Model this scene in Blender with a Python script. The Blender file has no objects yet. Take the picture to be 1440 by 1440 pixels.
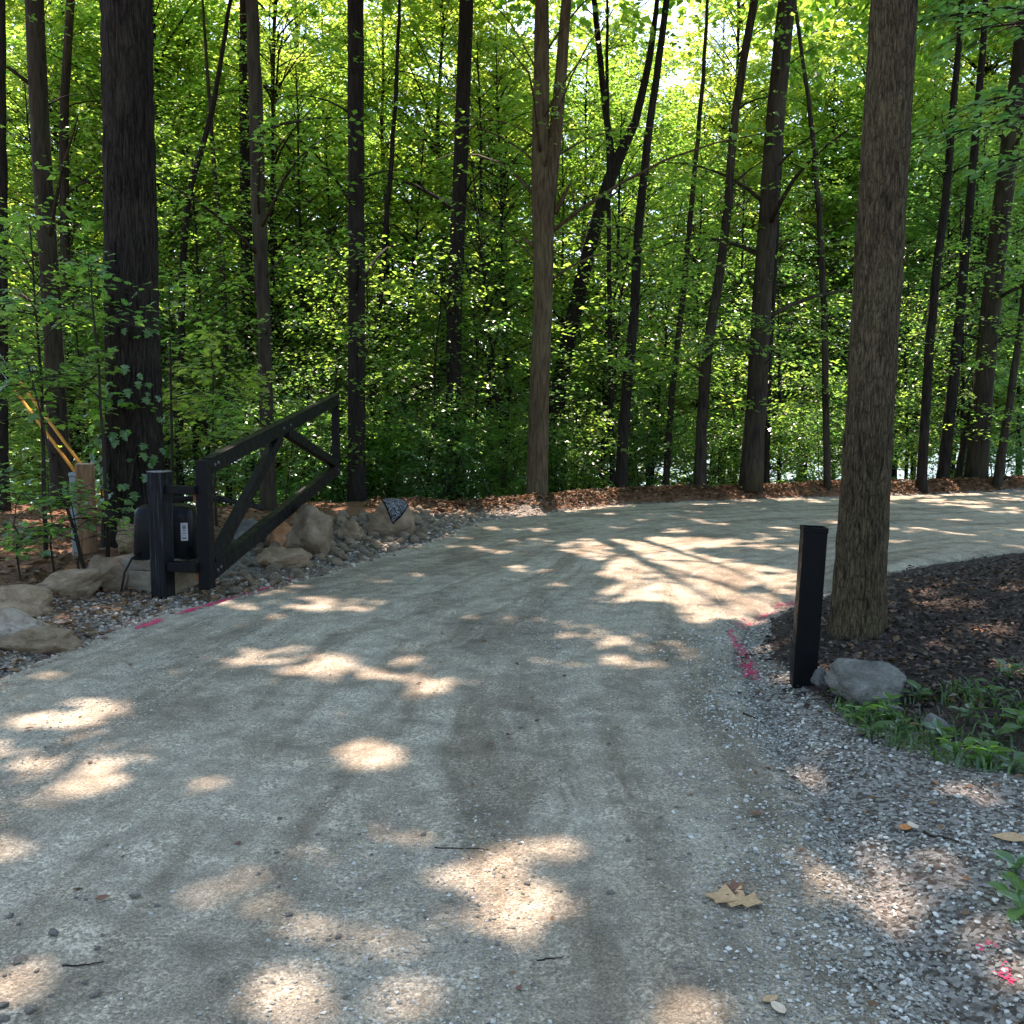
import bpy, bmesh, math, random
import numpy as np
from mathutils import Vector, Matrix
from mathutils.bvhtree import BVHTree

scene = bpy.context.scene
COL = scene.collection
rad = math.radians

# ------------------------------------------------------------------ camera
FPX = 1387.0                       # focal length in units of the photo's 1440 px width
PITCH = math.atan(130.0 / FPX)
CAM_Z = 1.6
cam = bpy.data.cameras.new('camera')
cam.sensor_width = 36.0
cam.lens = 36.0 * FPX / 1440.0
cam.clip_start = 0.05
cam.clip_end = 8000
cam_o = bpy.data.objects.new('camera', cam)
COL.objects.link(cam_o)
cam_o.location = (0, 0, CAM_Z)
cam_o.rotation_euler = (math.pi / 2 - PITCH, 0, 0)
scene.camera = cam_o

# ------------------------------------------------------------------ light
SUN_AZ = rad(7.0)                  # to the left of straight ahead
SUN_EL = rad(62.0)
SUN = np.array([-math.sin(SUN_AZ) * math.cos(SUN_EL), math.cos(SUN_AZ) * math.cos(SUN_EL), math.sin(SUN_EL)])
world = bpy.data.worlds.new('World')
scene.world = world
world.use_nodes = True
wn = world.node_tree.nodes
wl = world.node_tree.links
wn.clear()
w_out = wn.new('ShaderNodeOutputWorld')
w_bg = wn.new('ShaderNodeBackground')
w_sky = wn.new('ShaderNodeTexSky')
w_sky.sky_type = 'NISHITA'
w_sky.sun_disc = False
w_sky.sun_elevation = SUN_EL
w_sky.sun_rotation = 2 * math.pi - SUN_AZ
w_sky.air_density = 1.0
w_sky.dust_density = 1.6
w_sky.ozone_density = 1.0
w_bg.inputs['Strength'].default_value = 0.145
wl.new(w_sky.outputs[0], w_bg.inputs[0])
wl.new(w_bg.outputs[0], w_out.inputs[0])
sun_l = bpy.data.lights.new('sun', 'SUN')
sun_l.energy = 5.0
sun_l.angle = rad(0.53)
sun_l.color = (1.0, 0.80, 0.73)
sun_o = bpy.data.objects.new('sun', sun_l)
COL.objects.link(sun_o)
sun_o.location = (-10, 60, 80)
sun_o.rotation_euler = Vector(SUN).to_track_quat('Z', 'Y').to_euler()
scene.view_settings.view_transform = 'Standard'
scene.view_settings.look = 'None'
scene.view_settings.gamma = 1.0
scene.view_settings.exposure = 2.0
scene.view_settings.use_curve_mapping = False
scene.cycles.max_bounces = 6
scene.cycles.diffuse_bounces = 4
scene.cycles.glossy_bounces = 2
scene.cycles.transmission_bounces = 4
scene.cycles.transparent_max_bounces = 4
scene.cycles.sample_clamp_indirect = 5.0
scene.cycles.use_adaptive_sampling = True
scene.cycles.adaptive_threshold = 0.025
scene.cycles.caustics_reflective = False
scene.cycles.caustics_refractive = False

# ------------------------------------------------------------------ layout helpers
CT, ST = math.cos(PITCH), math.sin(PITCH)
def ray(px, py):
    u = (px - 720.0) / FPX
    v = (720.0 - py) / FPX
    return np.array([u, CT + v * ST, -ST + v * CT])
def at(px, py, Y):
    d = ray(px, py)
    return np.array([0, 0, CAM_Z]) + d * (Y / d[1])
def on_ground(px, py, z=0.0):
    d = ray(px, py)
    return np.array([0, 0, CAM_Z]) + d * ((z - CAM_Z) / d[2])

def smooth(a, b, x):
    t = np.clip((x - a) / (b - a), 0, 1)
    return t * t * (3 - 2 * t)

def _hash(ix, iy, iz, seed):
    h = (ix * 374761393 + iy * 668265263 + iz * 2147483647 + seed * 1274126177) & 0xFFFFFFFF
    h = ((h ^ (h >> 13)) * 1274126177) & 0xFFFFFFFF
    h = (h ^ (h >> 16)) & 0xFFFFFF
    return h / float(0xFFFFFF)
def vnoise(x, y, z=0.0, seed=0):
    x, y, z = np.broadcast_arrays(np.asarray(x, float), np.asarray(y, float), np.asarray(z, float))
    fx, fy, fz = np.floor(x), np.floor(y), np.floor(z)
    ix, iy, iz = fx.astype(np.int64), fy.astype(np.int64), fz.astype(np.int64)
    tx, ty, tz = x - fx, y - fy, z - fz
    tx, ty, tz = tx * tx * (3 - 2 * tx), ty * ty * (3 - 2 * ty), tz * tz * (3 - 2 * tz)
    r = 0
    for dx in (0, 1):
        for dy in (0, 1):
            for dz in (0, 1):
                w = (tx if dx else 1 - tx) * (ty if dy else 1 - ty) * (tz if dz else 1 - tz)
                r = r + w * _hash(ix + dx, iy + dy, iz + dz, seed)
    return r
def fbm(x, y, z=0.0, oct=3, seed=0):
    r, a, s, f = 0, 0.5, 0, 1.0
    for o in range(oct):
        r = r + a * vnoise(x * f, y * f, np.asarray(z) * f, seed + o * 17)
        s += a
        a *= 0.5
        f *= 2.03
    return r / s

# ------------------------------------------------------------------ mesh helpers
def mesh_np(name, V, F, mat=None, smooth_shade=False):
    V = np.ascontiguousarray(V, dtype=np.float32)
    F = np.ascontiguousarray(F, dtype=np.int32)
    me = bpy.data.meshes.new(name)
    n, k = F.shape
    me.vertices.add(len(V))
    me.vertices.foreach_set('co', V.ravel())
    me.loops.add(n * k)
    me.loops.foreach_set('vertex_index', F.ravel())
    me.polygons.add(n)
    me.polygons.foreach_set('loop_start', np.arange(0, n * k, k, dtype=np.int32))
    me.polygons.foreach_set('use_smooth', np.full(n, smooth_shade, dtype=bool))
    me.update(calc_edges=True)
    if mat:
        me.materials.append(mat)
    return me
def link(name, me, parent=None, loc=(0, 0, 0), rot=(0, 0, 0), scale=(1, 1, 1)):
    o = bpy.data.objects.new(name, me)
    COL.objects.link(o)
    o.parent = parent
    o.location = loc
    o.rotation_euler = rot
    o.scale = scale
    return o
def empty(name, loc=(0, 0, 0), rz=0.0):
    o = bpy.data.objects.new(name, None)
    o.empty_display_size = 0.2
    COL.objects.link(o)
    o.location = loc
    o.rotation_euler = (0, 0, rz)
    return o
def tag(o, label=None, cat=None, group=None, kind=None):
    if label: o['label'] = label
    if cat: o['category'] = cat
    if group: o['group'] = group
    if kind: o['kind'] = kind
    return o
def copy_tree(o, parent=None):
    c = o.copy()
    COL.objects.link(c)
    c.parent = parent
    for ch in list(o.children):
        copy_tree(ch, c)
    return c
def bm_mesh(name, bm, mat, smooth_shade=False):
    me = bpy.data.meshes.new(name)
    bm.to_mesh(me)
    bm.free()
    if mat: me.materials.append(mat)
    if smooth_shade:
        me.polygons.foreach_set('use_smooth', np.full(len(me.polygons), True, dtype=bool))
    return me

def cat_mesh(parts):
    Vs, Fs, o = [], [], 0
    for V, F in parts:
        Vs.append(V); Fs.append(F + o); o += len(V)
    return np.concatenate(Vs), np.concatenate(Fs)

def tube(pts, radii, k=8, cap=True):
    pts = np.asarray(pts, float)
    n = len(pts)
    radii = np.broadcast_to(np.asarray(radii, float), (n,))
    T = np.gradient(pts, axis=0)
    T /= np.linalg.norm(T, axis=1)[:, None] + 1e-9
    ref = np.array([1.0, 0.03, 0.02]) if abs(T[0][0]) < 0.8 else np.array([0.02, 0.03, 1.0])
    A = np.zeros_like(pts)
    a = ref
    for i in range(n):
        a = a - T[i] * a.dot(T[i])
        a = a / (np.linalg.norm(a) + 1e-9)
        A[i] = a
    B = np.cross(T, A)
    th = np.arange(k) * 2 * math.pi / k
    V = pts[:, None, :] + radii[:, None, None] * (A[:, None, :] * np.cos(th)[None, :, None] + B[:, None, :] * np.sin(th)[None, :, None])
    V = V.reshape(-1, 3)
    i = np.arange(n - 1)[:, None] * k
    j = np.arange(k)[None, :]
    j2 = (j + 1) % k
    F = np.stack([i + j, i + j2, i + k + j2, i + k + j], -1).reshape(-1, 4)
    if cap:
        c0 = len(V)
        V = np.vstack([V, pts[:1], pts[-1:]])
        jj = np.arange(k)
        f0 = np.stack([np.full(k, c0), (jj + 1) % k, jj, jj], -1)
        f1 = np.stack([np.full(k, c0 + 1), (n - 1) * k + jj, (n - 1) * k + (jj + 1) % k, (n - 1) * k + (jj + 1) % k], -1)
        # a triangle is written as a tiny-sided quad by repeating nothing: use separate mid points instead
        f0[:, 3] = f0[:, 0]; f1[:, 3] = f1[:, 0]
        return V, F, np.vstack([f0[:, :3], f1[:, :3]])
    return V, F, None
def tubes_mesh(name, tl, mat, smooth_shade=True):
    """list of (pts, radii, k) joined into one mesh of triangles"""
    parts = []
    for pts, r, k in tl:
        V, F, C = tube(pts, r, k)
        T = np.vstack([F[:, [0, 1, 2]], F[:, [0, 2, 3]], C])
        parts.append((V, T))
    V, F = cat_mesh(parts)
    return mesh_np(name, V, F, mat, smooth_shade)

def box_bm(bm, size, M=None, bevel=0.0, seg=1):
    g = bmesh.ops.create_cube(bm, size=1.0)
    bmesh.ops.scale(bm, verts=g['verts'], vec=size)
    if bevel > 0:
        es = list({e for v in g['verts'] for e in v.link_edges})
        r = bmesh.ops.bevel(bm, geom=es, offset=bevel, segments=seg, affect='EDGES', profile=0.5)
        vs = list({v for f in r['faces'] for v in f.verts} | {v for v in g['verts'] if v.is_valid})
    else:
        vs = g['verts']
    if M is not None:
        bmesh.ops.transform(bm, verts=vs, matrix=M)
def box_mesh(name, size, mat, M=None, bevel=0.0, seg=1):
    bm = bmesh.new()
    box_bm(bm, size, M, bevel, seg)
    return bm_mesh(name, bm, mat)
def beam_mesh(name, p0, p1, thick, height, mat, side, bevel=0.006):
    """a bar from p0 to p1; `side` is the horizontal direction of its thickness"""
    p0, p1 = Vector(p0), Vector(p1)
    x = (p1 - p0); L = x.length; x.normalize()
    s = Vector(side).normalized()
    z = x.cross(s); z.normalize(); s = z.cross(x)
    M = Matrix((x, s, z)).transposed().to_4x4()
    M.translation = (p0 + p1) / 2
    return box_mesh(name, (L, thick, height), mat, M, bevel, 2)

# ------------------------------------------------------------------ materials
def new_mat(name):
    m = bpy.data.materials.new(name)
    m.use_nodes = True
    nt = m.node_tree
    nt.nodes.clear()
    out = nt.nodes.new('ShaderNodeOutputMaterial')
    return m, nt, out
def N(nt, t, **kw):
    n = nt.nodes.new(t)
    for k, v in kw.items():
        if hasattr(n, k) and k not in n.inputs:
            setattr(n, k, v)
        else:
            n.inputs[k].default_value = v
    return n
def ramp(nt, stops, src=None, interp='LINEAR'):
    r = nt.nodes.new('ShaderNodeValToRGB')
    r.color_ramp.interpolation = interp
    els = r.color_ramp.elements
    while len(els) < len(stops):
        els.new(0.5)
    for e, (p, c) in zip(els, stops):
        e.position = p
        e.color = (c[0], c[1], c[2], 1) if hasattr(c, '__len__') else (c, c, c, 1)
    if src is not None:
        nt.links.new(src, r.inputs[0])
    return r
def noise_n(nt, scale, detail=4, rough=0.55, vec=None, dist=0.0):
    n = nt.nodes.new('ShaderNodeTexNoise')
    n.inputs['Scale'].default_value = scale
    n.inputs['Detail'].default_value = detail
    n.inputs['Roughness'].default_value = rough
    n.inputs['Distortion'].default_value = dist
    if vec is not None: nt.links.new(vec, n.inputs['Vector'])
    return n
def mapping(nt, scale=(1, 1, 1), coord='Object', rot=(0, 0, 0)):
    tc = nt.nodes.new('ShaderNodeTexCoord')
    mp = nt.nodes.new('ShaderNodeMapping')
    mp.inputs['Scale'].default_value = scale
    mp.inputs['Rotation'].default_value = rot
    nt.links.new(tc.outputs[coord], mp.inputs['Vector'])
    return mp.outputs[0]
def mix(nt, fac, a, b, mode='MIX'):
    m = nt.nodes.new('ShaderNodeMix')
    m.data_type = 'RGBA'
    m.blend_type = mode
    for sock, val in ((m.inputs[0], fac), (m.inputs[6], a), (m.inputs[7], b)):
        if hasattr(val, 'is_output'): nt.links.new(val, sock)
        elif hasattr(val, '__len__'): sock.default_value = (val[0], val[1], val[2], 1)
        else: sock.default_value = val
    return m.outputs[2]
def mathn(nt, op, a, b=0.0, clamp=False):
    m = nt.nodes.new('ShaderNodeMath')
    m.operation = op
    m.use_clamp = clamp
    for sock, val in ((m.inputs[0], a), (m.inputs[1], b)):
        if hasattr(val, 'is_output'): nt.links.new(val, sock)
        else: sock.default_value = val
    return m.outputs[0]
def bump(nt, h, strength=0.5, dist=0.02, normal=None):
    b = nt.nodes.new('ShaderNodeBump')
    b.inputs['Strength'].default_value = strength
    b.inputs['Distance'].default_value = dist
    nt.links.new(h, b.inputs['Height'])
    if normal is not None: nt.links.new(normal, b.inputs['Normal'])
    return b.outputs[0]
def principled(nt, out, color, rough=0.8, normal=None, spec=0.3, metal=0.0):
    p = nt.nodes.new('ShaderNodeBsdfPrincipled')
    if hasattr(color, 'is_output'): nt.links.new(color, p.inputs['Base Color'])
    else: p.inputs['Base Color'].default_value = (*color, 1)
    if hasattr(rough, 'is_output'): nt.links.new(rough, p.inputs['Roughness'])
    else: p.inputs['Roughness'].default_value = rough
    p.inputs['Specular IOR Level'].default_value = spec
    p.inputs['Metallic'].default_value = metal
    if normal is not None: nt.links.new(normal, p.inputs['Normal'])
    nt.links.new(p.outputs[0], out.inputs['Surface'])
    return p

def mat_leaf(name, c1, c2, t1, t2, rough=0.4, tf=0.45, spec=0.5):
    m, nt, out = new_mat(name)
    g = N(nt, 'ShaderNodeNewGeometry')
    r1 = ramp(nt, [(0, c1), (0.8, c2), (1, [c * 1.25 for c in c2])], g.outputs['Random Per Island'])
    r2 = ramp(nt, [(0, t1), (1, t2)], g.outputs['Random Per Island'])
    p = nt.nodes.new('ShaderNodeBsdfPrincipled')
    nt.links.new(r1.outputs[0], p.inputs['Base Color'])
    p.inputs['Roughness'].default_value = rough
    p.inputs['Specular IOR Level'].default_value = spec
    t = nt.nodes.new('ShaderNodeBsdfTranslucent')
    nt.links.new(r2.outputs[0], t.inputs[0])
    mx = nt.nodes.new('ShaderNodeMixShader')
    mx.inputs[0].default_value = tf
    nt.links.new(p.outputs[0], mx.inputs[1])
    nt.links.new(t.outputs[0], mx.inputs[2])
    nt.links.new(mx.outputs[0], out.inputs['Surface'])
    return m
LEAF = mat_leaf('leaf_green', (.042, .092, .026), (.078, .145, .038), (.22, .47, .04), (.50, .75, .10), 0.30, 0.54, 0.8)
LEAF_DARK = mat_leaf('leaf_deep_green', (.036, .088, .036), (.064, .130, .048), (.16, .42, .07), (.38, .67, .11), 0.28, 0.50, 0.9)
LEAF_YEL = mat_leaf('leaf_yellow_green', (.058, .108, .026), (.098, .150, .034), (.38, .62, .05), (.68, .80, .11), 0.36, 0.55, 0.7)
LEAF_DEAD = mat_leaf('leaf_dead', (.055, .030, .017), (.20, .115, .055), (.10, .05, .02), (.25, .13, .05), 0.7, 0.15, 0.2)
GRASS = mat_leaf('grass_blade', (.026, .060, .018), (.055, .100, .028), (.12, .26, .03), (.25, .38, .05), 0.45, 0.3)

def mat_bark(name, dark, light, scale=1.0, bstr=0.9, bdist=0.03, moss=0.0):
    m, nt, out = new_mat(name)
    v = mapping(nt, (26 * scale, 26 * scale, 3.2 * scale))
    n1 = noise_n(nt, 1.0, 5, 0.6, v, 0.4)
    v2 = mapping(nt, (1.2, 1.2, 0.5))
    n2 = noise_n(nt, 1.5, 3, 0.5, v2)
    vf = mapping(nt, (90, 90, 30))
    n3 = noise_n(nt, 1.0, 3, 0.6, vf)
    r = ramp(nt, [(0.33, dark), (0.62, light)], n1.outputs[0])
    r2 = ramp(nt, [(0.3, 0.72), (0.7, 1.15)], n2.outputs[0])
    c = mix(nt, 1.0, r.outputs[0], r2.outputs[0], 'MULTIPLY')
    if moss > 0:
        g = N(nt, 'ShaderNodeNewGeometry')
        sp = N(nt, 'ShaderNodeSeparateXYZ')
        nt.links.new(g.outputs['Position'], sp.inputs[0])
        mm = mathn(nt, 'MULTIPLY', ramp(nt, [(0.48, 0), (0.68, 1)], n2.outputs[0]).outputs[0], moss)
        c = mix(nt, mm, c, (.075, .085, .035))
    h = mathn(nt, 'ADD', n1.outputs[0], mathn(nt, 'MULTIPLY', n3.outputs[0], 0.25))
    principled(nt, out, c, 0.92, bump(nt, h, bstr, bdist), 0.15)
    return m
def mat_bark_plates(name, dark, light, fx=42.0, fz=5.0, moss=0.3):
    """furrowed bark: narrow upright plates with dark cracks between them"""
    m, nt, out = new_mat(name)
    v = mapping(nt, (1, 1, 1))
    wv = noise_n(nt, 5.0, 2, 0.5, v)
    off = nt.nodes.new('ShaderNodeVectorMath'); off.operation = 'MULTIPLY_ADD'
    nt.links.new(wv.outputs['Color'], off.inputs[0])
    off.inputs[1].default_value = (0.05, 0.05, 0.10)
    nt.links.new(v, off.inputs[2])
    mp = nt.nodes.new('ShaderNodeMapping'); mp.inputs['Scale'].default_value = (fx, fx, fz)
    nt.links.new(off.outputs[0], mp.inputs['Vector'])
    vo = nt.nodes.new('ShaderNodeTexVoronoi'); vo.feature = 'DISTANCE_TO_EDGE'
    vo.inputs['Scale'].default_value = 1.0
    nt.links.new(mp.outputs[0], vo.inputs['Vector'])
    vc = nt.nodes.new('ShaderNodeTexVoronoi'); vc.inputs['Scale'].default_value = 1.0
    nt.links.new(mp.outputs[0], vc.inputs['Vector'])
    bw = nt.nodes.new('ShaderNodeRGBToBW'); nt.links.new(vc.outputs['Color'], bw.inputs[0])
    n2 = noise_n(nt, 1.6, 4, 0.6, mapping(nt, (1.4, 1.4, 0.6)), 0.5)
    n3 = noise_n(nt, 1.0, 4, 0.65, mapping(nt, (120, 120, 45)))
    n4 = noise_n(nt, 1.0, 5, 0.65, mapping(nt, (fx * 1.5, fx * 1.5, fz * 1.2)), 0.5)
    crack = ramp(nt, [(0.0, 0.25), (0.10, 1)], vo.outputs['Distance']).outputs[0]
    grain = ramp(nt, [(0.36, 0), (0.60, 1)], n4.outputs[0]).outputs[0]
    c = mix(nt, mathn(nt, 'MULTIPLY', crack, grain), dark, light)
    c = mix(nt, 1.0, c, ramp(nt, [(0.3, 0.62), (0.7, 1.2)], n2.outputs[0]).outputs[0], 'MULTIPLY')
    c = mix(nt, 1.0, c, ramp(nt, [(0.3, 0.70), (0.7, 1.25)], n3.outputs[0]).outputs[0], 'MULTIPLY')
    mm = mathn(nt, 'MULTIPLY', ramp(nt, [(0.50, 0), (0.72, 1)], n2.outputs[0]).outputs[0], moss)
    c = mix(nt, mm, c, (.050, .052, .022))
    h = mathn(nt, 'ADD', mathn(nt, 'MULTIPLY', n4.outputs[0], 0.8), mathn(nt, 'MULTIPLY', n3.outputs[0], 0.15))
    h = mathn(nt, 'ADD', h, mathn(nt, 'MULTIPLY', mathn(nt, 'MINIMUM', vo.outputs['Distance'], 0.12), 1.0))
    principled(nt, out, c, 0.95, bump(nt, h, 1.0, 0.03), 0.1)
    return m
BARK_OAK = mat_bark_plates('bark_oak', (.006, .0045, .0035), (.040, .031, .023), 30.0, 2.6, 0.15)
BARK_BROWN = mat_bark_plates('bark_brown', (.022, .015, .008), (.126, .094, .050), 44.0, 8.0, 0.4)
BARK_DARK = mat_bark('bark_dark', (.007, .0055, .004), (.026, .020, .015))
BARK_GREY = mat_bark('bark_grey', (.013, .010, .007), (.046, .034, .023), 0.8, 0.7, 0.02, 0.2)
BARK_TAN = mat_bark('bark_tan', (.034, .023, .012), (.104, .073, .040), 0.9, 0.6, 0.015, 0.25)
TWIG = mat_bark('twig', (.014, .010, .007), (.040, .030, .021), 1.0, 0.3, 0.01)

def mat_rock(name, a, b, c, scale=4.0, bstr=0.6):
    m, nt, out = new_mat(name)
    v = mapping(nt, (1, 1, 1.6))
    n1 = noise_n(nt, scale, 6, 0.6, v, 0.6)
    n2 = noise_n(nt, scale * 9, 4, 0.65, v)
    oi = N(nt, 'ShaderNodeObjectInfo')
    r = ramp(nt, [(0.3, a), (0.5, b), (0.72, c)], n1.outputs[0])
    s = ramp(nt, [(0.3, 0.75), (0.7, 1.12)], n2.outputs[0])
    col = mix(nt, 1.0, r.outputs[0], s.outputs[0], 'MULTIPLY')
    t = ramp(nt, [(0, (.80, .80, .82)), (1, (1.12, 1.08, 1.0))], oi.outputs['Random'])
    col = mix(nt, 1.0, col, t.outputs[0], 'MULTIPLY')
    h = mathn(nt, 'ADD', n1.outputs[0], mathn(nt, 'MULTIPLY', n2.outputs[0], 0.35))
    principled(nt, out, col, 0.9, bump(nt, h, min(1.0, bstr * 1.6), 0.05), 0.2)
    return m
ROCK_TAN = mat_rock('rock_tan', (.13, .088, .050), (.24, .172, .105), (.34, .26, .17))
ROCK_GREY = mat_rock('rock_grey', (.075, .072, .062), (.145, .140, .122), (.235, .228, .205), 5.0)
CHIP = mat_rock('chip_grey', (.27, .240, .190), (.38, .345, .285), (.50, .46, .39), 9.0)
ROCK_PALE = mat_rock('rock_pale', (.19, .145, .10), (.32, .265, .20), (.42, .36, .29), 4.0)
ROCK_RUST = mat_rock('rock_rust', (.26, .12, .05), (.42, .21, .10), (.50, .30, .17), 3.0)
STONE = mat_rock('stone_fill', (.20, .150, .095), (.31, .240, .160), (.42, .345, .250), 12.0)

def mat_gravel(name, a, b, c):
    m, nt, out = new_mat(name)
    g = N(nt, 'ShaderNodeNewGeometry')
    r = ramp(nt, [(0, a), (0.5, b), (0.88, c), (1.0, [min(1, x * 1.3) for x in c])], g.outputs['Random Per Island'])
    n = noise_n(nt, 160, 3, 0.6, mapping(nt))
    s = ramp(nt, [(0.3, 0.8), (0.7, 1.1)], n.outputs[0])
    principled(nt, out, mix(nt, 1.0, r.outputs[0], s.outputs[0], 'MULTIPLY'), 0.9, None, 0.2)
    return m
GRAVEL = mat_gravel('gravel_chips', (.14, .130, .099), (.29, .275, .215), (.45, .43, .36))
GRAVEL_W = mat_gravel('gravel_chips_brown', (.12, .090, .062), (.26, .205, .145), (.40, .335, .255))

def mat_paint(name, col, rough=0.45, wear=0.0, wearcol=(.2, .18, .16), streak=(60, 60, 4), spec=0.4):
    m, nt, out = new_mat(name)
    v = mapping(nt, streak)
    n = noise_n(nt, 1.0, 5, 0.65, v)
    c = col
    f = ramp(nt, [(0.50, 0), (0.70, wear)], n.outputs[0]).outputs[0]
    c = mix(nt, f, col, wearcol)
    n2 = noise_n(nt, 14, 3, 0.5, mapping(nt))
    rr = ramp(nt, [(0.3, max(0, rough - 0.1)), (0.7, min(1, rough + 0.15))], n2.outputs[0])
    principled(nt, out, c, rr.outputs[0], bump(nt, n.outputs[0], 0.25, 0.004), spec)
    return m
BLACK = mat_paint('black_stain', (.0045, .0045, .005), 0.42, 0.25, (.012, .012, .013), (40, 40, 40), 0.10)
BLACK_POST = mat_paint('black_stained_timber', (.005, .005, .0055), 0.55, 0.8, (.050, .049, .052), (55, 55, 2.2), 0.12)
BLACK_METAL = mat_paint('black_metal', (.0035, .0035, .004), 0.4, 0.2, (.006, .006, .0065), (30, 30, 30), 0.09)
BLACK_PLASTIC = mat_paint('black_plastic', (.004, .004, .005), 0.4, 0.15, (.008, .008, .009), (12, 12, 12), 0.16)
RUST = mat_paint('rusty_steel', (.16, .06, .02), 0.8, 0.6, (.07, .03, .015), (50, 50, 50))
STEEL = mat_paint('grey_steel', (.30, .31, .32), 0.45, 0.3, (.15, .15, .15), (50, 50, 50))
GREY_BOX = mat_paint('grey_plastic', (.22, .235, .225), 0.55, 0.4, (.14, .14, .12), (18, 18, 5))
YELLOW = mat_paint('yellow_plastic', (.40, .175, .022), 0.6, 0.4, (.28, .13, .03), (40, 40, 8), 0.05)
WHITE = mat_paint('white_print', (.42, .42, .41), 0.5, 0.2, (.5, .5, .5), (40, 40, 40))
GREY_INK = mat_paint('grey_ink', (.12, .12, .12), 0.5)
PINK = mat_paint('pink_marking_paint', (.56, .050, .115), 0.85, 0.5, (.42, .10, .12), (90, 90, 90), 0.2)
CONCRETE = mat_rock('concrete', (.14, .112, .076), (.20, .163, .115), (.26, .215, .155), 8.0, 0.3)
WOOD_POST = mat_bark('weathered_post', (.11, .055, .028), (.24, .135, .070), 0.9, 0.4, 0.01)
WOOD_END = mat_paint('sawn_wood_end', (.42, .30, .19), 0.8, 0.5, (.28, .19, .12), (60, 60, 60), 0.1)

def mat_cloth():
    m, nt, out = new_mat('printed_cloth')
    v = mapping(nt)
    n = noise_n(nt, 42, 1, 0.4, v, 1.2)
    w = N(nt, 'ShaderNodeTexVoronoi')
    w.feature = 'DISTANCE_TO_EDGE'
    w.inputs['Scale'].default_value = 30
    nt.links.new(v, w.inputs['Vector'])
    a = ramp(nt, [(0.52, 0), (0.545, 1), (0.585, 1), (0.61, 0)], n.outputs[0])
    b = ramp(nt, [(0.03, 1), (0.06, 0)], w.outputs['Distance'])
    uvn = nt.nodes.new('ShaderNodeUVMap')
    sp = nt.nodes.new('ShaderNodeSeparateXYZ')
    nt.links.new(uvn.outputs[0], sp.inputs[0])
    edge = ramp(nt, [(0.10, 0), (0.16, 1)], sp.outputs[0]).outputs[0]
    f = mathn(nt, 'MULTIPLY', mathn(nt, 'MAXIMUM', a.outputs[0], mathn(nt, 'MULTIPLY', b.outputs[0], 0.4)), edge)
    c = mix(nt, f, (.008, .008, .009), (.30, .30, .295))
    principled(nt, out, c, 0.9, None, 0.1)
    return m
CLOTH = mat_cloth()

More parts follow.
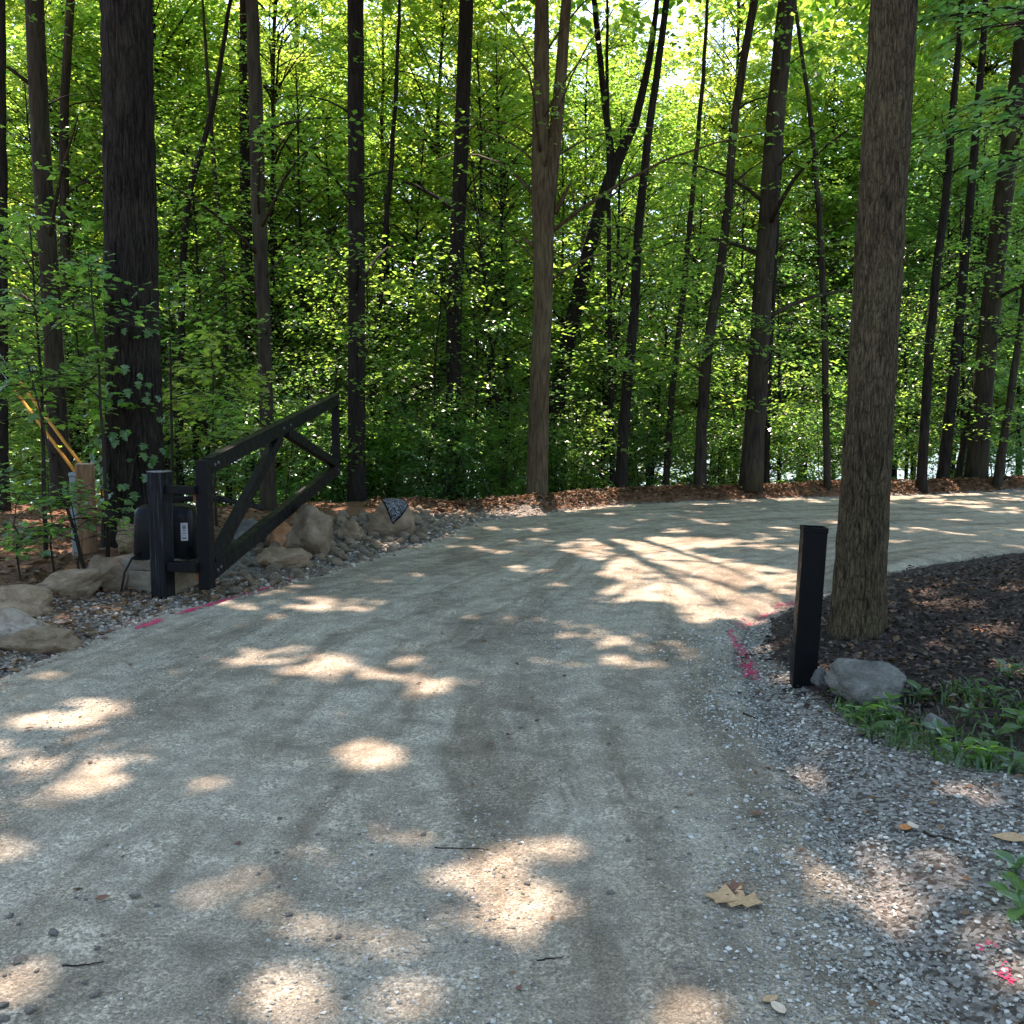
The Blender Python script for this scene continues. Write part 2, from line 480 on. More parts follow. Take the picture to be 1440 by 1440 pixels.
def mat_road():
    m, nt, out = new_mat('gravel_drive')
    uvm = nt.nodes.new('ShaderNodeUVMap')
    def uvmap(sc):
        mp = nt.nodes.new('ShaderNodeMapping')
        mp.inputs['Scale'].default_value = sc
        nt.links.new(uvm.outputs[0], mp.inputs['Vector'])
        return mp.outputs[0]
    ob = mapping(nt)
    big = noise_n(nt, 0.75, 4, 0.6, ob, 0.5)
    track = noise_n(nt, 1.0, 4, 0.6, uvmap((2.6, 0.30, 1)), 0.6)
    track2 = noise_n(nt, 1.0, 4, 0.65, uvmap((9.0, 0.9, 1)), 0.3)
    mid = noise_n(nt, 5.0, 5, 0.65, ob, 0.3)
    fine = noise_n(nt, 70.0, 5, 0.7, ob)
    vor = nt.nodes.new('ShaderNodeTexVoronoi')
    vor.inputs['Scale'].default_value = 75
    nt.links.new(ob, vor.inputs['Vector'])
    vor2 = nt.nodes.new('ShaderNodeTexVoronoi')
    vor2.inputs['Scale'].default_value = 170
    nt.links.new(ob, vor2.inputs['Vector'])
    base = ramp(nt, [(0.30, (0.199, 0.164, 0.117)), (0.48, (0.310, 0.268, 0.188)), (0.70, (0.374, 0.330, 0.241))], big.outputs[0]).outputs[0]
    tr = ramp(nt, [(0.36, 1), (0.52, 0)], track.outputs[0]).outputs[0]
    c = mix(nt, mathn(nt, 'MULTIPLY', tr, 0.66), base, (0.147, 0.116, 0.073))
    tl = ramp(nt, [(0.58, 0), (0.72, 1)], track2.outputs[0]).outputs[0]
    c = mix(nt, mathn(nt, 'MULTIPLY', tl, 0.55), c, (0.434, 0.384, 0.285))
    td = ramp(nt, [(0.30, 1), (0.42, 0)], track2.outputs[0]).outputs[0]
    c = mix(nt, mathn(nt, 'MULTIPLY', td, 0.34), c, (0.174, 0.142, 0.093))
    ms = ramp(nt, [(0.30, 0.66), (0.5, 1.0), (0.72, 1.25)], mid.outputs[0]).outputs[0]
    c = mix(nt, 1.0, c, ms, 'MULTIPLY')
    fs = ramp(nt, [(0.25, 0.60), (0.5, 1.0), (0.78, 1.40)], fine.outputs[0]).outputs[0]
    c = mix(nt, 0.85, c, fs, 'MULTIPLY')
    # single chips: each cell has its own grey
    bw = nt.nodes.new('ShaderNodeRGBToBW')
    nt.links.new(vor.outputs['Color'], bw.inputs[0])
    chips = ramp(nt, [(0.30, 0.70), (0.5, 1.0), (0.72, 1.40)], bw.outputs[0]).outputs[0]
    chm = ramp(nt, [(0.42, 0.0), (0.60, 0.85)], mid.outputs[0]).outputs[0]
    c = mix(nt, chm, c, mix(nt, 1.0, c, chips, 'MULTIPLY'))
    # loose chips spill over the edge of the packed surface
    ea = nt.nodes.new('ShaderNodeAttribute'); ea.attribute_name = 'edge'
    es_ = nt.nodes.new('ShaderNodeSeparateColor'); nt.links.new(ea.outputs['Color'], es_.inputs[0])
    n9 = noise_n(nt, 4.0, 5, 0.7, ob, 0.4)
    em = ramp(nt, [(0.40, 0), (0.62, 1)], mathn(nt, 'ADD', es_.outputs[0], mathn(nt, 'MULTIPLY', mathn(nt, 'SUBTRACT', n9.outputs[0], 0.5), 1.5))).outputs[0]
    gr_ = ramp(nt, [(0.25, (0.075, 0.063, 0.044)), (0.5, (0.166, 0.149, 0.111)), (0.8, (0.294, 0.270, 0.214))], bw.outputs[0]).outputs[0]
    c = mix(nt, em, c, gr_)
    bw2 = nt.nodes.new('ShaderNodeRGBToBW')
    nt.links.new(vor2.outputs['Color'], bw2.inputs[0])
    grit = ramp(nt, [(0.22, 0.62), (0.45, 0.95), (0.60, 1.05), (0.80, 1.55)], bw2.outputs[0]).outputs[0]
    c = mix(nt, 0.62, c, mix(nt, 1.0, c, grit, 'MULTIPLY'))
    h = mathn(nt, 'ADD', mathn(nt, 'MULTIPLY', fine.outputs[0], 0.6), mathn(nt, 'MULTIPLY', mathn(nt, 'SUBTRACT', 0.6, vor.outputs['Distance']), 0.8))
    h = mathn(nt, 'ADD', h, mathn(nt, 'MULTIPLY', mathn(nt, 'SUBTRACT', 0.6, vor2.outputs['Distance']), 0.35))
    h = mathn(nt, 'ADD', h, mathn(nt, 'MULTIPLY', mid.outputs[0], 0.5))
    principled(nt, out, c, 0.95, bump(nt, h, 0.9, 0.014), 0.15)
    return m
ROAD = mat_road()

def mat_ground():
    m, nt, out = new_mat('woodland_floor')
    ob = mapping(nt)
    at_ = nt.nodes.new('ShaderNodeAttribute')
    at_.attribute_name = 'zone'
    sp = nt.nodes.new('ShaderNodeSeparateColor')
    nt.links.new(at_.outputs['Color'], sp.inputs[0])
    n1 = noise_n(nt, 2.2, 5, 0.65, ob, 0.4)
    n2 = noise_n(nt, 30, 5, 0.7, ob)
    n3 = noise_n(nt, 110, 4, 0.7, ob)
    vor = nt.nodes.new('ShaderNodeTexVoronoi')
    vor.inputs['Scale'].default_value = 60
    nt.links.new(ob, vor.inputs['Vector'])
    bw = nt.nodes.new('ShaderNodeRGBToBW')
    nt.links.new(vor.outputs['Color'], bw.inputs[0])
    soil = ramp(nt, [(0.3, (.050, .036, .024)), (0.55, (.105, .075, .048)), (0.75, (.15, .115, .075))], n2.outputs[0]).outputs[0]
    mulch = ramp(nt, [(0.3, (.024, .015, .010)), (0.52, (.048, .035, .026)), (0.72, (.105, .077, .056))], n2.outputs[0]).outputs[0]
    grav = ramp(nt, [(0.25, (.075, .062, .046)), (0.5, (.165, .146, .115)), (0.8, (.29, .265, .22))], bw.outputs[0]).outputs[0]
    lit = ramp(nt, [(0.28, (.060, .030, .016)), (0.5, (.15, .078, .042)), (0.72, (.27, .150, .085))], n2.outputs[0]).outputs[0]
    jit = mathn(nt, 'MULTIPLY', mathn(nt, 'SUBTRACT', n1.outputs[0], 0.5), 1.2)
    def msk(s):
        return ramp(nt, [(0.38, 0), (0.62, 1)], mathn(nt, 'ADD', s, jit)).outputs[0]
    c = mix(nt, msk(sp.outputs[0]), soil, mulch)
    c = mix(nt, msk(sp.outputs[2]), c, lit)
    c = mix(nt, msk(sp.outputs[1]), c, grav)
    v = ramp(nt, [(0.3, 0.75), (0.7, 1.2)], n3.outputs[0]).outputs[0]
    c = mix(nt, 1.0, c, v, 'MULTIPLY')
    h = mathn(nt, 'ADD', n2.outputs[0], mathn(nt, 'MULTIPLY', n3.outputs[0], 0.4))
    h = mathn(nt, 'ADD', h, mathn(nt, 'MULTIPLY', mathn(nt, 'SUBTRACT', 0.6, vor.outputs['Distance']), 0.5))
    principled(nt, out, c, 0.95, bump(nt, h, 0.8, 0.025), 0.12)
    return m
GROUND = mat_ground()

def mat_water():
    m, nt, out = new_mat('lake_water')
    n = noise_n(nt, 1.2, 4, 0.6, mapping(nt, (1, 0.4, 1)))
    principled(nt, out, (.035, .055, .06), 0.16, bump(nt, n.outputs[0], 1.0, 0.25), 0.6)
    return m
WATER = mat_water()

# ------------------------------------------------------------------ where sunlight reaches the ground
# (the gaps in the canopy: ellipses on the ground in photo pixels: cx, cy, rx, ry, openness)
PATCH_PX = [
    (950, 800, 115, 28, 1.1), (1010, 845, 90, 22, 1.1), (850, 768, 75, 12, 1.1), (1080, 812, 55, 20, 1.1), (900, 835, 60, 12, 1.1), (960, 762, 70, 8, 1.1),
    (395, 926, 88, 24, 1), (450, 945, 50, 14, 1), (330, 935, 40, 10, .9), (600, 957, 85, 14, 1), (548, 940, 40, 10, .9),
    (345, 1080, 50, 30, 1), (525, 1055, 66, 25, 1), (105, 1000, 52, 26, .95), (60, 1108, 52, 26, .97),
    (600, 1158, 45, 15, .95), (690, 1212, 75, 24, 1), (790, 1205, 70, 30, 1), (760, 1255, 60, 34, 1), (700, 1300, 60, 16, .95),
    (640, 1215, 40, 18, .85), (430, 1395, 70, 45, .80), (350, 1405, 36, 34, .78), (510, 1345, 50, 30, .72),
    (930, 1405, 75, 40, 1), (30, 1385, 60, 34, 1), (1095, 1200, 60, 14, .70), (1000, 1320, 46, 18, .72), (1180, 1260, 50, 12, .68),
    (1060, 1240, 40, 10, .70), (1310, 1290, 54, 12, .78), (1360, 1120, 40, 9, .95), (1420, 1215, 30, 9, .9),
    (582, 905, 22, 24, .95), (430, 850, 90, 13, 1), (350, 852, 40, 7, .95), (500, 858, 30, 9, .95), (370, 838, 26, 5, .95),
    (690, 866, 55, 9, .9), (640, 850, 30, 6, .9), (905, 908, 62, 8, .95), (830, 895, 40, 6, .9), (960, 918, 20, 5, .9),
    (800, 935, 40, 7, .85), (330, 968, 40, 6, .8),
    (1000, 806, 44, 14, 1), (935, 772, 46, 9, 1), (870, 762, 28, 6, .95), (870, 800, 40, 8, .95), (920, 838, 50, 9, .95),
    (1000, 850, 60, 11, 1), (1075, 832, 50, 12, .95), (1060, 800, 40, 8, .95), (985, 870, 40, 6, .95), (1100, 770, 36, 6, .9), (1040, 775, 24, 5, .9),
    (830, 780, 26, 5, .95), (745, 762, 26, 5, .9), (700, 776, 26, 4, .95), (660, 800, 30, 4, .9), (740, 800, 40, 6, .9), (800, 822, 30, 5, .9),
    (640, 757, 22, 4, .95), (585, 768, 18, 4, .9), (760, 745, 20, 3, .95), (690, 745, 24, 3, .9), (870, 742, 24, 3, .9), (950, 748, 24, 3, .9),
    (1345, 706, 48, 6, 1), (1400, 716, 40, 5, .95), (1440, 700, 30, 4, .95), (1290, 746, 44, 4, .95), (1340, 752, 12, 3, .95), (1265, 764, 20, 4, .9), (1200, 728, 30, 3, .9),
    (1150, 705, 20, 2.5, .95), (1240, 700, 20, 2.5, .95), (1040, 702, 20, 2.5, .9),
    (1395, 975, 40, 9, .95), (1350, 872, 50, 10, .96), (1410, 905, 44, 10, .96), (1300, 850, 24, 5, .9), (1330, 975, 24, 6, .9), (1300, 930, 20, 5, .9), (1420, 850, 30, 5, .9), (1100, 905, 40, 5, .92), (1185, 905, 20, 5, .9), (1060, 915, 22, 6, .9),
    (50, 745, 60, 8, .97), (40, 785, 70, 10, .97), (100, 765, 30, 8, .97), (20, 765, 30, 6, .9),
    (45, 880, 40, 10, .95), (90, 888, 22, 6, .95), (160, 838, 26, 10, .9), (130, 826, 20, 6, .9), (30, 840, 24, 5, .85), (45, 945, 50, 8, .85),
    (385, 748, 10, 4, .9), (480, 728, 14, 4, .85), (20, 972, 26, 5, .9),
]
_pp = []
for cx, cy, rx, ry, s in PATCH_PX:
    c = on_ground(cx, cy)
    dist = c[1]
    ax = max(rx * dist / FPX * 0.95, 0.10) + 0.045
    ay = max(abs(on_ground(cx, cy - ry)[1] - on_ground(cx, cy + ry)[1]) / 2, 0.14) + 0.045
    _pp.append((c[0], c[1], ax, ay, s))
PATCH = np.array(_pp)
def open_to_sun(P, rng):
    """True where a leaf would block one of the canopy gaps"""
    Q = P[:, :2] - SUN[None, :2] * (P[:, 2] / SUN[2])[:, None]
    keep = np.zeros(len(P), bool)
    inside = (Q[:, 0] > -10) & (Q[:, 0] < 16) & (Q[:, 1] > 1.5) & (Q[:, 1] < 25)
    idx = np.nonzero(inside)[0]
    if len(idx) == 0: return keep
    q = Q[idx]
    wob = fbm(q[:, 0] * 3.0, q[:, 1] * 2.0, 0, 2, 91)
    wob2 = fbm(q[:, 0] * 3.0 + 50, q[:, 1] * 2.0, 0, 2, 92)
    q = q + (np.stack([wob, wob2], 1) - 0.5) * 0.30
    hit = np.zeros(len(idx))
    for cx, cy, ax, ay, s in PATCH:
        e = ((q[:, 0] - cx) / ax) ** 2 + ((q[:, 1] - cy) / ay) ** 2
        hit = np.maximum(hit, np.where(e < 1.0, s, 0))
    brk = vnoise(q[:, 0] * 4.5, q[:, 1] * 3.2, 0, 97)
    hit = np.where((hit > 0) & (hit <= 1) & (brk < 0.34), hit * 0.72, hit)
    flk = fbm(q[:, 0] * 2.0 + 7, q[:, 1] * 1.4, 0, 2, 99)
    hit = np.where((hit <= 0) & (flk > 0.70), 0.90, hit)
    keep[idx] = rng.rand(len(idx)) < np.where(hit > 1, 0.99, hit * 0.955)
    return keep

# ------------------------------------------------------------------ terrain and drive
PAIRS = [((-3.7, -7), (1.1, -7)), ((-3.6, -2), (1.15, -2)), ((-3.5, 1), (1.2, 1)), ((-3.42, 3.2), (1.28, 2.5)), ((-3.35, 5.6), (1.36, 3.8)),
         ((-3.25, 7.1), (1.42, 4.7)), ((-3.02, 8.2), (1.46, 5.4)), ((-2.62, 9.0), (1.52, 6.2)), ((-2.2, 10.0), (1.66, 6.95)),
         ((-1.8, 11.1), (1.82, 7.5)), ((-1.15, 13.0), (2.08, 8.05)), ((-.65, 15.2), (2.5, 8.65)), ((.45, 16.8), (3.05, 9.3)),
         ((1.3, 17.9), (4.1, 10.5)), ((2.6, 18.9), (5.1, 11.3)), ((5.5, 20.2), (6.6, 12.2)), ((8.8, 21.3), (9.2, 13.4)),
         ((11.9, 22.6), (13, 14.8)), ((18, 25), (19, 17.2)), ((30, 30), (31, 22)), ((42, 35), (43, 27))]
def catmull(pts, n):
    pts = np.asarray(pts, float)
    m = len(pts)
    t = np.linspace(0, m - 1 - 1e-6, n)
    i = np.floor(t).astype(int)
    f = (t - i)[:, None]
    g = lambda k: pts[np.clip(k, 0, m - 1)]
    p0, p1, p2, p3 = g(i - 1), g(i), g(i + 1), g(i + 2)
    return 0.5 * ((2 * p1) + (-p0 + p2) * f + (2 * p0 - 5 * p1 + 4 * p2 - p3) * f ** 2 + (-p0 + 3 * p1 - 3 * p2 + p3) * f ** 3)
NL = 760
EL = catmull([p[0] for p in PAIRS], NL)
ER = catmull([p[1] for p in PAIRS], NL)
POLY = np.vstack([EL[::6], ER[::-6]])
def in_poly(x, y, poly):
    x = np.asarray(x); y = np.asarray(y)
    r = np.zeros(x.shape, bool)
    n = len(poly)
    j = n - 1
    for i in range(n):
        xi, yi = poly[i]; xj, yj = poly[j]
        if yi != yj:
            c = ((yi > y) != (yj > y)) & (x < (xj - xi) * (y - yi) / (yj - yi) + xi)
            r ^= c
        j = i
    return r
def poly_dist(x, y, line):
    d = np.full(np.shape(x), 1e9)
    for a, b in zip(line[:-1], line[1:]):
        ab = b - a
        L = ab.dot(ab) + 1e-12
        t = np.clip(((x - a[0]) * ab[0] + (y - a[1]) * ab[1]) / L, 0, 1)
        d = np.minimum(d, np.hypot(x - a[0] - t * ab[0], y - a[1] - t * ab[1]))
    return d
_ED = np.vstack([EL[::8], EL[-1:]])
_ER = np.vstack([ER[::8], ER[-1:]])
def road_sd(x, y):
    """signed distance to the drive's edge, negative inside"""
    d = np.minimum(poly_dist(x, y, _ED), poly_dist(x, y, _ER))
    return np.where(in_poly(x, y, POLY), -d, d)
FX = [-200, -40, -12, -6, -3, -1.2, .5, 1.3, 2.5, 5.5, 8.8, 12, 18, 30, 60, 200]
FY = [10, 14, 16.5, 17.2, 17.6, 18, 18.4, 19.2, 20.0, 21.4, 22.4, 23.8, 26.4, 31.5, 42, 60]
def far_edge(x):
    return np.interp(x, FX, FY)
def terrain(x, y, sd=None):
    x = np.asarray(x, float); y = np.asarray(y, float)
    d = y - far_edge(x)
    slope = np.where(d > 0, -0.30 * (np.sqrt(d * d + 2.0) - 1.414), 0)
    h = np.maximum(slope, -10.5 + 0 * d)
    shore = smooth(430, 700, y) * 17 + smooth(700, 2000, y) * 30
    h = h + shore
    n = (fbm(x * 0.35, y * 0.35, 0, 3, 5) - 0.5) * 0.25 + (fbm(x * 1.7, y * 1.7, 0, 3, 8) - 0.5) * 0.09
    if sd is None: sd = road_sd(x, y)
    off = smooth(0.0, 1.5, sd)
    fine = (fbm(x * 7, y * 7, 0, 2, 11) - 0.5) * 0.05
    berm = 0.20 * np.exp(-((d + 0.55) / 0.55) ** 2) * smooth(-1.5, 0.5, x) * smooth(0.0, 0.5, sd)
    mound = 0.09 * smooth(0.1, 2.0, sd) * (x > 0) * (d < -2)
    left = 0.10 * smooth(0.3, 2.5, sd) * (x < 0) * (d < 0)
    inside = -0.07 * smooth(0.25, -0.15, sd)
    return h + n * off + fine * smooth(-0.1, 0.2, sd) * (y < 60) + berm + mound + left + inside + 0.01

def axis(lo, hi, step, flo, fhi, g=1.12):
    a = list(np.arange(lo, hi, step))
    s = step; v = lo; pre = []
    while v > flo:
        s *= g; v -= s; pre.append(v)
    s = step; v = a[-1]; post = []
    while v < fhi:
        s *= g; v += s; post.append(v)
    return np.array(pre[::-1] + a + post)
gx = axis(-7.5, 8.5, 0.10, -2600, 2600)
gy = axis(1.8, 24.5, 0.11, -400, 3200)
GX, GY = np.meshgrid(gx, gy)
xf, yf = GX.ravel(), GY.ravel()
near = (np.abs(xf) < 60) & (yf < 60) & (yf > -20)
sdv = np.full(xf.shape, 40.0)
sdv[near] = road_sd(xf[near], yf[near])
zf = terrain(xf, yf, sdv)
nxg, nyg = len(gx), len(gy)
ii, jj = np.meshgrid(np.arange(nyg - 1), np.arange(nxg - 1), indexing='ij')
b = (ii * nxg + jj).ravel()
Fg = np.stack([b, b + 1, b + nxg + 1, b + nxg], -1)
ground_me = mesh_np('ground', np.stack([xf, yf, zf], 1), Fg, GROUND, True)
# zones: R dark mulch, G gravel shoulder, B red-brown litter
dfar = yf - far_edge(xf)
right_in = (xf > 1.0) & (dfar < -2.5)
shoulder = np.interp(yf, [0, 2.5, 3.5, 4.6, 5.2, 5.9, 6.8, 8, 9], [2.2, 1.6, 1.25, 0.85, 0.45, 0.22, 0.18, 0.15, 0.12])
zg = np.where(right_in, 1 - smooth(shoulder * 0.8, shoulder * 1.15, sdv), 0)
zr = np.where(right_in, 1 - zg, 0.0)
left_in = (xf < 0.5) & (dfar < 2)
zg = np.where(left_in & (yf < 9.2), 1 - smooth(0.25, 0.9, sdv), zg)
zg = np.where(left_in & (yf >= 9.2), 1 - smooth(0.9, 1.6, sdv), zg)
zg = np.where(xf > 0.5, np.where(dfar > -2.5, np.clip(1 - smooth(0.02, 0.2, sdv), 0, 1), zg), zg)
zb = np.where(left_in, smooth(1.2, 2.2, sdv), np.where((dfar > -2.5) & (dfar < 0.3) & (xf > 0), 0.85, 0.1)) * (1 - zr)
ca = ground_me.color_attributes.new('zone', 'FLOAT_COLOR', 'POINT')
ca.data.foreach_set('color', np.stack([zr, zg, zb, np.ones_like(zr)], 1).astype(np.float32).ravel())
ground = tag(link('ground', ground_me), kind='structure')
def gz(x, y):
    return float(terrain(np.array([x]), np.array([y]))[0])

# the drive: one strip that follows both edges
NW = 130
w = np.linspace(0, 1, NW)
edge_n = (fbm(np.arange(NL) * 0.06, 3.0, 0, 3, 21) - 0.5) * 0.22
edge_n2 = (fbm(np.arange(NL) * 0.06, 9.0, 0, 3, 22) - 0.5) * 0.22
dirv = (ER - EL); wid = np.linalg.norm(dirv, axis=1); dirv /= wid[:, None]
ELn = EL - dirv * (0.10 + edge_n)[:, None]
ERn = ER + dirv * (0.10 + edge_n2)[:, None]
XY = ELn[:, None, :] * (1 - w)[None, :, None] + ERn[:, None, :] * w[None, :, None]
rx_, ry_ = XY[..., 0].ravel(), XY[..., 1].ravel()
cen = (EL + ER) / 2
arc = np.concatenate([[0], np.cumsum(np.linalg.norm(np.diff(cen, axis=0), axis=1))])
uu = ((w[None, :] - 0.5) * wid[:, None]).ravel()
vv = np.repeat(arc, NW)
def road_relief(x, y, u, v):
    r = (fbm(x * 0.5, y * 0.5, 0, 2, 31) - 0.5) * 0.05
    r = r + (fbm(u * 3.2, v * 0.30, 0, 3, 33) - 0.5) * 0.040
    r = r + (fbm(x * 9, y * 9, 0, 2, 35) - 0.5) * 0.016
    return r
ed = np.minimum(w, 1 - w)[None, :] * wid[:, None]
zroad = road_relief(rx_, ry_, uu, vv) + 0.0 - 0.085 * (1 - smooth(0.0, 0.28, ed.ravel()))
ii, jj = np.meshgrid(np.arange(NL - 1), np.arange(NW - 1), indexing='ij')
b = (ii * NW + jj).ravel()
Fr = np.stack([b, b + 1, b + NW + 1, b + NW], -1)
road_me = mesh_np('gravel_drive', np.stack([rx_, ry_, zroad], 1), Fr, ROAD, True)
uvl = road_me.uv_layers.new(name='UVMap')
uvd = np.stack([uu, vv], 1)[Fr.ravel()].astype(np.float32)
uvl.data.foreach_set('uv', uvd.ravel())
d_right = ((1 - w)[None, :] * wid[:, None]).ravel()
d_left = (w[None, :] * wid[:, None]).ravel()
eg = np.where(ry_ < 7.5, 1 - smooth(0.0, np.interp(ry_, [2, 5, 7.5], [0.75, 0.5, 0.25]), d_right), 1 - smooth(0, 0.25, d_right))
eg = np.maximum(eg, 1 - smooth(0.0, 0.3, d_left))
eca = road_me.color_attributes.new('edge', 'FLOAT_COLOR', 'POINT')
eca.data.foreach_set('color', np.stack([eg, eg, eg, np.ones_like(eg)], 1).astype(np.float32).ravel())
road = tag(link('gravel_drive', road_me), kind='structure')
_rbvh = None
def ground_z(x, y):
    """height of whatever is on top at x, y: drive or woodland floor"""
    global _rbvh
    if _rbvh is None:
        Vr = np.stack([rx_, ry_, zroad], 1)
        _rbvh = BVHTree.FromPolygons([tuple(v) for v in Vr], [tuple(f) for f in Fr])
    z = gz(x, y)
    h = _rbvh.ray_cast(Vector((x, y, 5)), Vector((0, 0, -1)))
    if h[0] is not None: z = max(z, h[0].z)
    return z
def ground_zs(x, y):
    """the same for arrays (bilinear on the drive)"""
    z = terrain(x, y)
    out = z.copy()
    sd = road_sd(x, y)
    k = np.nonzero(sd < 0.2)[0]
    ground_z(0, 5)
    for i in k:
        h = _rbvh.ray_cast(Vector((x[i], y[i], 5)), Vector((0, 0, -1)))
        if h[0] is not None: out[i] = max(z[i], h[0].z)
    return out

# lake
lake_me = mesh_np('lake', np.array([[-1800, 30, -9], [1800, 30, -9], [1800, 640, -9], [-1800, 640, -9]], float), np.array([[0, 1, 2, 3]]), WATER)
tag(link('lake', lake_me), kind='structure')

# ------------------------------------------------------------------ leaves
def unit(v):
    return v / (np.linalg.norm(v, axis=-1, keepdims=True) + 1e-9)
def leaf_diamond(P, ax, nr, size, width=0.62, fold=0.12):
    s = unit(np.cross(nr, ax))
    nr = np.cross(ax, s)
    L = size[:, None]
    v0 = P
    v1 = P + ax * L * 0.42 + s * L * width * 0.5 + nr * L * fold
    v2 = P + ax * L - nr * L * 0.10
    v3 = P + ax * L * 0.42 - s * L * width * 0.5 + nr * L * fold
    V = np.stack([v0, v1, v2, v3], 1).reshape(-1, 3)
    b = np.arange(len(P))[:, None] * 4
    F = np.concatenate([b + np.array([[0, 1, 2]]), b + np.array([[0, 2, 3]])], 1).reshape(-1, 3)
    return V, F
OVAL = [(0, 0, 0), (.14, .20, .05), (.36, .31, .07), (.62, .25, .04), (.84, .11, -.02), (1, 0, -.10), (.84, -.11, -.02), (.62, -.25, .04), (.36, -.31, .07), (.14, -.20, .05)]
MAPLE = [(0, 0, 0), (.02, .20, .03), (.18, .46, .02), (.34, .27, .05), (.52, .56, -.05), (.60, .22, .04), (.76, .26, 0), (1, 0, -.12),
         (.76, -.26, 0), (.60, -.22, .04), (.52, -.56, -.05), (.34, -.27, .05), (.18, -.46, .02), (.02, -.20, .03)]
OAK = [(0, 0, 0), (.14, .10, .02), (.22, .30, .10), (.34, .13, .03), (.46, .42, .16), (.58, .16, .04), (.74, .34, .12), (.80, .13, .02), (1, 0, -.04),
       (.80, -.12, .02), (.70, -.36, .14), (.56, -.15, .04), (.44, -.40, .15), (.32, -.13, .03), (.20, -.28, .08), (.12, -.10, .02)]
def leaf_shape(P, ax, nr, size, outline, centre=(.40, 0, 0)):
    s = unit(np.cross(nr, ax))
    nr = np.cross(ax, s)
    o = np.array([centre] + list(outline))
    k = len(o)
    V = P[:, None, :] + size[:, None, None] * (ax[:, None, :] * o[None, :, :1] + s[:, None, :] * o[None, :, 1:2] + nr[:, None, :] * o[None, :, 2:3])
    V = V.reshape(-1, 3)
    m = k - 1
    t = np.array([[0, 1 + i, 1 + (i + 1) % m] for i in range(m)])
    F = (np.arange(len(P))[:, None, None] * k + t[None]).reshape(-1, 3)
    return V, F
def leaves_on(O, D, L, n, size, rng, tilt=0.30, droop=0.18, spread=0.9, nz_t=0.17, jit=0.05):
    """sprays: each origin O with direction D and length L carries n leaves in a nearly level plane"""
    M = len(O)
    up = unit(np.array([0, 0, 1.0])[None] + rng.randn(M, 3) * nz_t)
    D = unit(D)
    S = unit(np.cross(up, D))
    Nn = np.cross(D, S)
    t = (np.arange(n)[None, :] + rng.rand(M, n)) / n
    sg = np.where(np.arange(n)[None, :] % 2 == 0, 1.0, -1.0) * np.ones((M, 1))
    P = O[:, None, :] + D[:, None, :] * (L[:, None] * t)[..., None] - np.array([0, 0, 1.0]) * (droop * L[:, None] * t * t)[..., None]
    P = P + rng.randn(M, n, 3) * jit
    ang = sg * (spread + rng.randn(M, n) * 0.35) * (1 - 0.6 * t)
    ax = D[:, None, :] * np.cos(ang)[..., None] + S[:, None, :] * np.sin(ang)[..., None]
    ax = unit(ax + rng.randn(M, n, 3) * 0.15 - np.array([0, 0, 0.12]))
    nr = unit(Nn[:, None, :] + rng.randn(M, n, 3) * tilt)
    nr = unit(nr - ax * np.sum(nr * ax, -1, keepdims=True))
    sz = size * (0.5 + 0.9 * rng.rand(M, n))
    return P.reshape(-1, 3), ax.reshape(-1, 3), nr.reshape(-1, 3), sz.ravel()
def leaf_mesh(name, data, mat, base, rng, shape='diamond', cull=True, width=0.62):
    P, ax, nr, sz = data
    if cull:
        k = ~open_to_sun(P + ax * (sz * 0.5)[:, None], rng)
        # openings in the tree tops beyond the drive that let the sun down to the leaves below them
        Q = P[:, :2] - SUN[None, :2] * (P[:, 2] / SUN[2])[:, None]
        gap = fbm(Q[:, 0] * 0.75, Q[:, 1] * 0.75, 0, 2, 131) + 0.10 * (rng.rand(len(P)) - 0.5)
        k &= ~((gap > 0.465) & (Q[:, 1] > far_edge(Q[:, 0]) - 2.0) & (P[:, 2] > 2.6 + 3.4 * rng.rand(len(P))))
        P, ax, nr, sz = P[k], ax[k], nr[k], sz[k]
    P = P - np.asarray(base)[None]
    if shape == 'diamond': V, F = leaf_diamond(P, ax, nr, sz, width)
    elif shape == 'oval': V, F = leaf_shape(P, ax, nr, sz, OVAL)
    elif shape == 'oak': V, F = leaf_shape(P, ax, nr, sz, OAK)
    else: V, F = leaf_shape(P, ax, nr, sz, MAPLE)
    return mesh_np(name, V, F, mat, False)
def cat_leaves(l):
    return tuple(np.concatenate([a[i] for a in l]) for i in range(4))

def branch_pts(o, az, el, L, rng, n=6, sag=0.5):
    t = np.linspace(0, 1, n)
    els = el - sag * t
    azs = az + np.cumsum(rng.randn(n) * 0.10)
    st = L / (n - 1)
    d = np.stack([np.cos(els) * np.cos(azs), np.cos(els) * np.sin(azs), np.sin(els)], 1)
    p = np.vstack([o, o + np.cumsum(d[:-1] * st, axis=0)])
    return p
def along(pts, t):
    pts = np.asarray(pts)
    s = np.concatenate([[0], np.cumsum(np.linalg.norm(np.diff(pts, axis=0), axis=1))])
    s /= s[-1]
    return np.stack([np.interp(t, s, pts[:, i]) for i in range(3)], -1)

